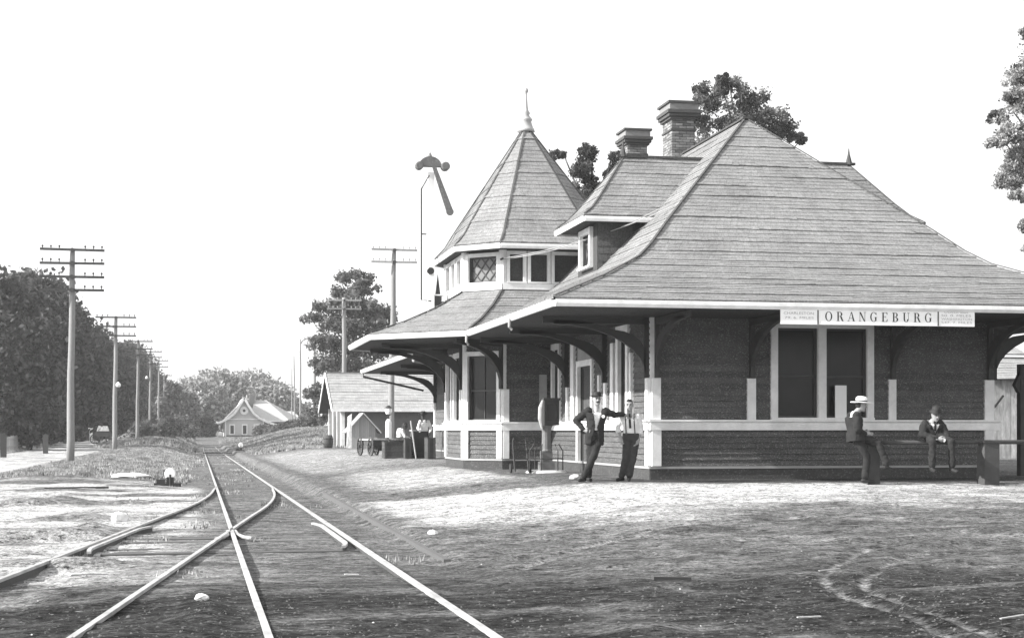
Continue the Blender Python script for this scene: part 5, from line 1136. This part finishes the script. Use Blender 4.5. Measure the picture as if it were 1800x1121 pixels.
def voxel(mm, vox, name, m, parent, cut=None, smooth=3):
    me = bpy.data.meshes.new('t'); me.from_pydata([tuple(v_) for v_ in mm.v], [], mm.f); o = bpy.data.objects.new('t', me); COL.objects.link(o)
    r = o.modifiers.new('r', 'REMESH'); r.mode = 'VOXEL'; r.voxel_size = vox
    if name in ('jacket', 'trousers', 'shirt'):
        dm = o.modifiers.new('d', 'DISPLACE'); dm.texture = FOLD; dm.strength = .035; dm.mid_level = .5
    s = o.modifiers.new('s', 'SMOOTH'); s.iterations = smooth; s.factor = .5
    bpy.context.view_layer.update(); e = bpy.data.meshes.new_from_object(o.evaluated_get(bpy.context.evaluated_depsgraph_get())); bpy.data.objects.remove(o); bpy.data.meshes.remove(me)
    off = np.array(rootloc(parent)); n = len(e.vertices); P = np.empty(n*3); e.vertices.foreach_get('co', P); P = P.reshape(-1, 3)
    if cut:
        F_ = [tuple(p.vertices) for p in e.polygons]; C = np.array([P[list(f)].mean(0) for f in F_]); keep = ~cut(C); F_ = [f for f, k in zip(F_, keep) if k]
        e2 = bpy.data.meshes.new(name); e2.from_pydata((P-off).tolist(), [], F_); bpy.data.meshes.remove(e); e = e2
        import bmesh
        bm = bmesh.new(); bm.from_mesh(e); bmesh.ops.delete(bm, geom=[v_ for v_ in bm.verts if not v_.link_faces], context='VERTS'); bm.to_mesh(e); bm.free()
    else: e.vertices.foreach_set('co', (P-off).ravel())
    # cloth folds: small displacement along the normals
    e.name = name; e.materials.clear(); e.materials.append(M[m]); e.polygons.foreach_set('use_smooth', [True]*len(e.polygons)); e.update()
    ob = bpy.data.objects.new(name, e); COL.objects.link(ob); ob.parent = parent; return ob
def hand(mm, wrist, d, side, curl=.6, s=1.):
    """palm, four unequal bent fingers and a thumb; d points along the fingers, side towards the thumb"""
    w_ = Vector(wrist); d = Vector(d).normalized(); side = Vector(side); side = (side-d*side.dot(d)).normalized(); nrm = d.cross(side)
    capsule(mm, w_, w_+d*.075*s, .026*s, .034*s, 10, 1.25, side)
    for k, (o, L_) in enumerate(((.030, .040), (.010, .046), (-.010, .043), (-.030, .034))):
        b_ = w_+d*.095*s+side*o*s; k1 = b_+(d*math.cos(curl*.6)+nrm*math.sin(curl*.6))*L_*s; k2 = k1+(d*math.cos(curl*1.6)+nrm*math.sin(curl*1.6))*L_*.8*s
        capsule(mm, b_-d*.02*s, k1, .0115*s, .0105*s, 6, rings=1); capsule(mm, k1, k2, .0105*s, .009*s, 6, rings=1)
    t0 = w_+d*.025*s+side*.026*s; t1 = t0+(d*.6+side*.75).normalized()*.04*s; t2 = t1+(d*.9+side*.25+nrm*.3).normalized()*.034*s
    capsule(mm, t0, t1, .014*s, .012*s, 6, rings=1); capsule(mm, t1, t2, .012*s, .010*s, 6, rings=1)
def head(mm, c, f, up=(0, 0, 1), s=1.):
    """c centre of the skull, f facing direction"""
    c = Vector(c); f = Vector(f).normalized(); up = Vector(up); up = (up-f*up.dot(f)).normalized(); r = f.cross(up); P = lambda a, b_, h: c+r*a*s+f*b_*s+up*h*s
    secs = []
    for h, wd, df, db in ((-.118, .022, .060, -.020), (-.105, .044, .078, .012), (-.08, .057, .084, .040), (-.05, .066, .086, .072), (-.01, .073, .086, .092), (.03, .077, .090, .100), (.07, .072, .080, .096), (.10, .055, .055, .072), (.118, .028, .02, .035)):
        cc = P(0, (df-db)/2, h); secs.append((cc, r*wd*s, f*(df+db)/2*s))
    loft(mm, secs, 16)
    capsule(mm, P(0, .084, .022), P(0, .105, -.018), .009*s, .016*s, 8, rings=2); 
    capsule(mm, P(-.035, .078, .035), P(.035, .078, .035), .013*s, .013*s, 8, rings=2)
    capsule(mm, P(-.018, .086, -.052), P(.018, .086, -.052), .010*s, .010*s, 6, rings=2)
    capsule(mm, P(-.01, .076, -.092), P(.01, .076, -.092), .018*s, .018*s, 8, rings=1)
    for e in (-1, 1): capsule(mm, P(e*.076, -.005, .018), P(e*.074, -.008, -.022), .016*s, .010*s, 6, rings=1)
    return P, r, f, up
def face(parent, P, s=1., m='hair', mous=False, hair=True, hairlow=-.02):
    for e in (-1, 1):
        mm = MB(); capsule(mm, P(e*.037, .083, .014), P(e*.024, .086, .014), .008*s, .008*s, 6, rings=1); mk('eye', mm, 'hair', parent, True)
        mm = MB(); capsule(mm, P(e*.048, .085, .036), P(e*.020, .092, .036), .005*s, .006*s, 6, rings=1); mk('eyebrow', mm, 'hair', parent, True)
    mm = MB(); capsule(mm, P(-.02, .093, -.055), P(.02, .093, -.055), .005, .005, 6, rings=1); mk('mouth', mm, 'hair', parent, True)
    if mous: mm = MB(); capsule(mm, P(0, .100, -.034), P(-.045, .086, -.046), .013, .005, 6, rings=2); capsule(mm, P(0, .100, -.034), P(.045, .086, -.046), .013, .005, 6, rings=2); mk('moustache', mm, 'hair', parent, True)
    if hair:
        mm = MB(); capsule(mm, P(0, -.035, -.01), P(0, -.03, .055), .078, .080, 12, 1.0); capsule(mm, P(0, -.0, .075), P(0, .035, .078), .062, .05, 12, 1.15); voxel(mm, .012, 'hair', 'hair', parent)
def hat(parent, P, r, f, up, h0, kind='fedora', m='hair', tilt=.0, R=1.):
    mm = MB(); n = 20; up2 = (up+f*tilt).normalized(); f2 = (f-up2*f.dot(up2)).normalized(); c = P(0, 0, h0)
    def ring(rad, h, e=1.12, dip=0.): return [c+up2*(h+dip*abs(math.cos(2*math.pi*k/n))**2)+(r*math.cos(2*math.pi*k/n)+f2*e*math.sin(2*math.pi*k/n))*rad for k in range(n)]
    if kind == 'fedora': rr = [ring(.150, .012, 1.1, .022), ring(.152, .020, 1.1, .022), ring(.090, .012), ring(.088, .06), ring(.082, .100), ring(.055, .112), ring(.02, .098)]
    elif kind == 'straw': rr = [ring(.165, -.008, 1.15), ring(.167, .006, 1.15), ring(.092, .012), ring(.090, .05), ring(.086, .085), ring(.066, .105), ring(.02, .11)]
    else: rr = [ring(.125, .0, 1.15), ring(.127, .01, 1.15), ring(.088, .012), ring(.088, .06), ring(.075, .105), ring(.045, .128), ring(.01, .134)]
    rr = [[c+(v_-c)*R for v_ in q] for q in rr]
    for q in rr: mm.v += [tuple(v_) for v_ in q]
    for i_ in range(len(rr)-1):
        for j in range(n): mm.f.append((i_*n+j, i_*n+(j+1) % n, (i_+1)*n+(j+1) % n, (i_+1)*n+j))
    mm.f.append(tuple(reversed(range(n)))); mm.f.append(tuple((len(rr)-1)*n+j for j in range(n)))
    H__ = mk('hat', mm, m, parent, True)
    mm = MB(); b_ = [[c+(v_-c)*R*1.02 for v_ in ring(.0905, .012)], [c+(v_-c)*R*1.02 for v_ in ring(.0895, .036)]]
    for q in b_: mm.v += [tuple(v_) for v_ in q]
    for j in range(n): mm.f.append((j, (j+1) % n, n+(j+1) % n, n+j))
    mk('hat_band', mm, 'hair' if m != 'hair' else 'cloth_mid', H__, True)
def shoe(mm, ank, toe_dir, s=1.):
    a = Vector(ank); d = Vector(toe_dir).normalized(); capsule(mm, a+Vector((0, 0, -.045))-d*.05, a+d*.15+Vector((0, 0, -.055)), .042*s, .036*s, 10, 1.05)
    capsule(mm, a, a+Vector((0, 0, -.04)), .045*s, .045*s, 8, rings=1)
def person(label, loc, J, fdir, torso_f, opt):
    t_ = thing('person', label, 'person', loc); O = Vector(loc); W = {k: Vector(v_)+O for k, v_ in J.items()}; tf = Vector(torso_f).normalized(); skin = opt.get('skin', 'skin')
    sL, sR, hL, hR = W['sL'], W['sR'], W['hL'], W['hR']; ch = (sL+sR)/2; pe = (hL+hR)/2; rt = (sR-sL).normalized(); fr = (tf-rt*tf.dot(rt)).normalized()
    prt = (hR-hL).normalized(); pf = (fr-prt*fr.dot(prt)).normalized(); sp = ch-pe
    def tors(g, lo=0., hi=1.): 
        S_ = []
        for t, wd, dp in ((-.14, .155, .105), (0, .165, .12), (.22, .15, .105), (.45, .145, .105), (.7, .17, .12), (.9, .185, .115), (1.03, .15, .085), (1.1, .07, .06)):
            if t < lo-.001 or t > hi+.001: continue
            r_ = prt.lerp(rt, max(0, min(1, t))); f_ = pf.lerp(fr, max(0, min(1, t))); S_.append((pe+sp*t, r_*(wd+g), f_*(dp+g)))
        return S_
    body = MB(); loft(body, tors(-.012)); P, r, f, up = head(body, W['head'], fdir, opt.get('hup', (0, 0, 1)))
    capsule(body, ch+Vector((0, 0, .0)), W['head']-up*.07-f*.015, .062, .056, 12)
    for s_ in 'LR':
        S1, E1, H1 = W['s'+s_], W['e'+s_], W['w'+s_]; capsule(body, S1, E1, .047, .038); capsule(body, E1, H1, .036, .026); hd = opt.get('hd'+s_, (H1-E1)); hand(body, H1, hd, opt.get('th'+s_, (1 if s_ == 'L' else -1, 0, .3)), opt.get('curl', .6))
        h1, k1, a1 = W['h'+s_], W['k'+s_], W['a'+s_]; capsule(body, h1, k1, .078, .052); capsule(body, k1, a1, .05, .034); td = Vector(opt.get('toe'+s_, (0, -1, 0))); capsule(body, a1+Vector((0, 0, -.04)), a1+td.normalized()*.14+Vector((0, 0, -.05)), .03, .028, 8)
    voxel(body, .0085, 'body', skin, t_, smooth=2)
    hs = voxel_shoes = MB()
    for s_ in 'LR': shoe(hs, W['a'+s_], opt.get('toe'+s_, (0, -1, 0)))
    for s_ in 'LR':
        hs = MB(); shoe(hs, W['a'+s_], opt.get('toe'+s_, (0, -1, 0))); voxel(hs, .014, 'shoe', 'hair', t_, smooth=2)
    tr = MB(); loft(tr, tors(.012, -.2, .3)); 
    for s_ in 'LR':
        h1, k1, a1 = W['h'+s_], W['k'+s_], W['a'+s_]; wr = (k1-h1).normalized(); capsule(tr, h1, k1, .098, .072); capsule(tr, k1, a1+(k1-a1).normalized()*.03, .073, .066)
        for q in range(3): c = k1.lerp(a1, .72+.1*q)+Vector((random.uniform(-.01, .01), random.uniform(-.01, .01), 0)); capsule(tr, c, c+Vector((0, 0, .01)), .074-.002*q, .072, 10, rings=1)
    voxel(tr, .014, 'trousers', opt.get('trm', 'cloth_dark'), t_)
    sh = MB(); loft(sh, tors(.006, .15)); capsule(sh, ch+Vector((0, 0, .0)), ch+Vector((0, 0, .03)), .066, .060, 12, rings=1)
    for s_ in 'LR':
        S1, E1, H1 = W['s'+s_], W['e'+s_], W['w'+s_]; sl_ = opt.get('sleeve'+s_, 1.); capsule(sh, S1, E1, .066, .058)
        if sl_ > 0: capsule(sh, E1, E1.lerp(H1, min(.94, sl_)), .057, .042 if sl_ > .5 else .06)
    voxel(sh, .0125, 'shirt', 'shirt', t_)
    if opt.get('jacket', True):
        jk = MB(); low = opt.get('hem', -.42); S_ = [(pe+sp*low, prt*.20, pf*.155), (pe+sp*(low*.5), prt*.198, pf*.152)]+tors(.034, 0.); loft(jk, S_)
        for s_ in 'LR':
            S1, E1, H1 = W['s'+s_], W['e'+s_], W['w'+s_]; capsule(jk, S1-(S1-ch)*.1, E1, .082, .068); capsule(jk, E1, E1.lerp(H1, .93), .066, .052)
            for q in (.3, .55, .8): c = S1.lerp(E1, q); capsule(jk, c, c+(E1-S1).normalized()*.01, .077-.006*q, .075, 10, rings=1)
        vw = opt.get('vee', (.075, .25, .035)); lo_t = opt.get('veelow', .1); lap = opt.get('open', 0.)
        def cut(C, ch=np.array(ch), pe=np.array(pe), rt=np.array(rt), fr=np.array(fr)):
            spv = ch-pe; L2 = spv.dot(spv); t = (C-pe)@spv/L2; lat = (C-pe-t[:, None]*spv)@rt; fw = (C-pe-t[:, None]*spv)@fr
            wd = np.where(t > lo_t, .012+vw[0]*np.clip((t-lo_t)/(1.0-lo_t), 0, 1), .012)
            if lap: wd = np.maximum(wd, lap*np.clip((.55-t)/.55, 0, 1.3))
            return ((np.abs(lat) < wd) & (fw > .02) & (t < 1.08)) | ((t > 1.04) & (np.hypot(lat, fw) < .075)) | (t < low+.02)
        jo = voxel(jk, .0125, 'jacket', opt.get('jm', 'cloth_dark'), t_, cut); so2 = jo.modifiers.new('thickness', 'SOLIDIFY'); so2.thickness = .012; so2.offset = -1
    face(t_, P, mous=opt.get('mous', False), hair=True)
    if opt.get('hat'): hat(t_, P, r, f, up, opt.get('hath', .055), *opt['hat'])
    # tie
    if opt.get('tie'):
        mm = MB(); A = ch+fr*.118+sp*.10; A = ch+fr*.085+Vector((0, 0, .045)); B_ = pe+sp*opt.get('tiel', .45)+fr*.128; C_ = ch+fr*.128-sp*.15; mm.beam(A, C_, .035, .008, fr); mm.beam(C_, B_, .045, .008, fr); mk('necktie', mm, 'hair', t_)
    return t_, W, P, ch, pe, rt, fr, sp
# man with the hat, hand on hip, arm round the younger man's shoulder
mx_, my_ = wx(1029, 31.2), 31.2; mz_ = G(mx_, my_)
J = dict(head=(.235, .0, 1.655), sL=(.05, .02, 1.44), sR=(.42, -.02, 1.43), eL=(-.17, .12, 1.24), wL=(-.035, .0, 1.05), eR=(.60, -.02, 1.35), wR=(.80, .02, 1.37), hL=(.10, 0, .93), hR=(.28, .0, .93), kL=(.09, -.06, .50), aL=(.08, .07, .10), kR=(.14, -.16, .52), aR=(-.08, -.14, .10))
pa, W, P, ch, pe, rt, fr, sp = person('man in dark suit and felt hat, hand on hip, arm over the younger man', (mx_, my_, mz_), J, (.05, -1, 0), (.05, -1, .0),
    dict(hat=('fedora', 'hair', -.02), mous=True, vee=(.085, 0, 0), veelow=.30, open=.055, hem=-.38, toeL=(.1, -1, 0), toeR=(-.7, -.7, 0), hdL=(.75, -.4, -.25), thL=(0, 0, 1), hdR=(.8, 0, -.35), thR=(0, -1, 0), curl=.8))
mm = MB(); c = ch-sp*.22+rt*.12+fr*.158; 
nrm = fr; mm.lathe((0, 0, 0), [(.036, -.004), (.036, .004)], 14, 'y'); mm.v = [tuple(Vector(v_)+c) for v_ in mm.v]; mk('badge', mm, 'whiteboard', pa)
# younger man in shirt sleeves
yx_, yy_ = wx(1100, 31.3), 31.3; yz_ = G(yx_, yy_)
J = dict(head=(.075, .0, 1.545), sL=(-.065, .07, 1.335), sR=(.245, -.03, 1.33), eL=(-.14, .12, 1.10), wL=(-.10, .02, .88), eR=(.33, .02, 1.05), wR=(.235, -.08, .84), hL=(.03, .02, .88), hR=(.20, -.0, .88), kL=(-.01, -.05, .47), aL=(-.10, -.03, .10), kR=(.13, -.10, .48), aR=(.04, -.10, .10))
pb, W, P, ch, pe, rt, fr, sp = person('bareheaded young man in white shirt and dark tie, sleeves rolled, next to the hatted man', (yx_, yy_, yz_), J, (-.35, -1, -.02), (-.3, -1, 0),
    dict(jacket=False, trm='cloth_mid', tie=True, sleeveL=.35, sleeveR=.30, toeL=(-.75, -.65, 0), toeR=(-.3, -1, 0), curl=.7, thR=(-.6, -1, 0), thL=(1, -.3, 0)))
for e in (-1, 1):
    mm = MB(); mm.beam(pe+sp*.22+rt*.09*e+fr*.125, ch+rt*.085*e+fr*.118-sp*.12, .022, .006, fr); mm.beam(ch+rt*.085*e+fr*.118-sp*.12, ch+rt*.085*e+fr*.05+Vector((0, 0, .055)), .022, .006, fr); mk('suspender', mm, 'cloth_mid', pb)
# man in the straw hat, in profile on the rail
sx3 = wx(1519, HY); sz3 = G(sx3, HY)
J = dict(head=(-.075, -.02, 1.53), sL=(-.22, .15, 1.34), sR=(-.23, -.19, 1.33), eL=(-.20, .22, 1.08), wL=(.0, .06, 1.00), eR=(-.26, -.27, 1.06), wR=(-.03, -.14, .97), hL=(-.22, .0, .93), hR=(-.22, -.14, .93), kL=(.20, -.24, .80), aL=(.34, -.30, .36), kR=(-.02, -.18, .52), aR=(-.05, -.16, .11))
person('man in profile with white straw hat and dark coat, leaning on the hitching rail', (sx3, HY, sz3), J, (1, -.15, -.18), (1, -.05, 0),
    dict(hat=('straw', 'straw', -.12, 1.12), hup=(.15, 0, 1), vee=(.10, 0, 0), veelow=.15, hem=-.30, toeL=(1, 0, -.25), toeR=(1, -.2, 0), hdL=(1, -.5, -.1), hdR=(1, .3, 0), thL=(0, 0, 1), thR=(0, 0, 1), curl=.9))
# seated man facing the camera
dx3 = wx(1638, HY); dz3 = G(dx3, HY)
J = dict(head=(.03, -.10, 1.36+.0), sL=(-.16, .0, 1.20), sR=(.19, .0, 1.20), eL=(-.26, -.10, .98), wL=(-.02, -.30, .90), eR=(.27, -.10, .98), wR=(.16, -.30, .88), hL=(-.07, .02, .95), hR=(.10, .02, .95), kL=(-.19, -.42, .84), aL=(-.20, -.42, .35), kR=(.21, -.42, .84), aR=(.22, -.42, .34))
J = {k: (v_[0], v_[1], v_[2]+(.0)) for k, v_ in J.items()}
person('man in black hat and suit sitting on the hitching rail facing the camera, head bowed', (dx3, HY, dz3), J, (0, -1, -.30), (0, -1, 0),
    dict(hat=('bowler', 'hair', .05, 1.05), vee=(.09, 0, 0), veelow=.35, hem=-.12, tie=True, tiel=.4, toeL=(-.15, -1, -.15), toeR=(.2, -1, -.15), hdL=(.9, -.3, -.2), hdR=(-.9, -.3, -.1), thL=(0, -.3, 1), thR=(0, -.3, 1), curl=.8))
# two men by the trunks
ex, ey = wx(705, 60.3), 60.35; ez = wz(705, 777, 60)+.03
J = dict(head=(.12, -.08, .58), sL=(-.10, .10, .44), sR=(.0, -.22, .43), eL=(.10, .16, .20), wL=(.22, .0, .12), eR=(.10, -.26, .18), wR=(.28, -.18, .13), hL=(-.10, .06, .09), hR=(-.06, -.12, .09), kL=(.34, .04, .08), aL=(.36, .04, -.36), kR=(.30, -.40, .06), aR=(.30, -.47, -.40))
person('man in white shirt hunched on the big crate beside the baggage wagon', (ex, ey-.2, ez), J, (.9, -.35, -.25), (1, -.45, 0), dict(jacket=False, trm='cloth_mid', skin='skin_dark', sleeveL=.9, sleeveR=.9, toeL=(1, -.2, 0), toeR=(.5, -1, 0), thL=(0, 0, 1), thR=(0, 0, 1)))
fx_, fy_ = wx(745, 62.3), 62.3; fz_ = G(fx_, fy_)
J = dict(head=(-.03, 0, 1.63), sL=(-.15, -.06, 1.42), sR=(.18, .04, 1.42), eL=(-.24, -.10, 1.14), wL=(-.16, -.26, .98), eR=(.28, .02, 1.14), wR=(.22, -.18, .98), hL=(-.08, 0, .92), hR=(.10, 0, .92), kL=(-.08, 0, .5), aL=(-.08, 0, .10), kR=(.12, 0, .5), aR=(.12, 0, .10))
pf_, W, P, ch, pe, rt, fr, sp = person('man in wide hat and white shirt with dark vest standing behind the trunks', (fx_, fy_, fz_), J, (-.4, -1, -.1), (-.3, -1, 0), dict(jacket=False, trm='cloth_dark', skin='skin_dark', hat=('fedora', 'cloth_mid', 0, 1.2), sleeveL=.9, sleeveR=.9))

# dark undergrowth beyond the road
for k, (px, Y, h, w_) in enumerate(((-5, 150, 3.2, 6), (45, 165, 3.0, 6), (95, 185, 3.4, 7), (140, 215, 3.2, 7), (185, 300, 4.5, 8), (222, 330, 4.5, 9), (245, 380, 4, 6))):
    x = wx(px, Y)-1; tree(x, Y, [(0, 0, h*.5, w_*.7, w_*.5, h*.55, 26)], 'dark hedge bush, number %s from the left behind the roadside tree trunks' % ['one', 'two', 'three', 'four', 'five', 'six', 'seven'][k], 'leaf', 80, .30, .1, 400+k, 'dark hedge bushes beyond the road', name='bush', limbs=2)
# ------------------------------------------------------------------ summer haze
M['haze'] = bpy.data.materials.new('haze'); M['haze'].use_nodes = True; t = M['haze'].node_tree
for n in list(t.nodes):
    if n.type != 'OUTPUT_MATERIAL': t.nodes.remove(n)
pv = t.nodes.new('ShaderNodeVolumePrincipled'); pv.inputs['Color'].default_value = (.96, .96, .96, 1); HAZE = .00042; pv.inputs['Density'].default_value = HAZE; pv.inputs['Anisotropy'].default_value = .2
out = [n for n in t.nodes if n.type == 'OUTPUT_MATERIAL'][0]; t.links.new(pv.outputs[0], out.inputs['Volume'])
if HAZE > 0:
    mm = MB(); mm.box(-1600, 1600, -70, 3100, -2.0, 24.0); mk('haze', mm, 'haze', kind='stuff')
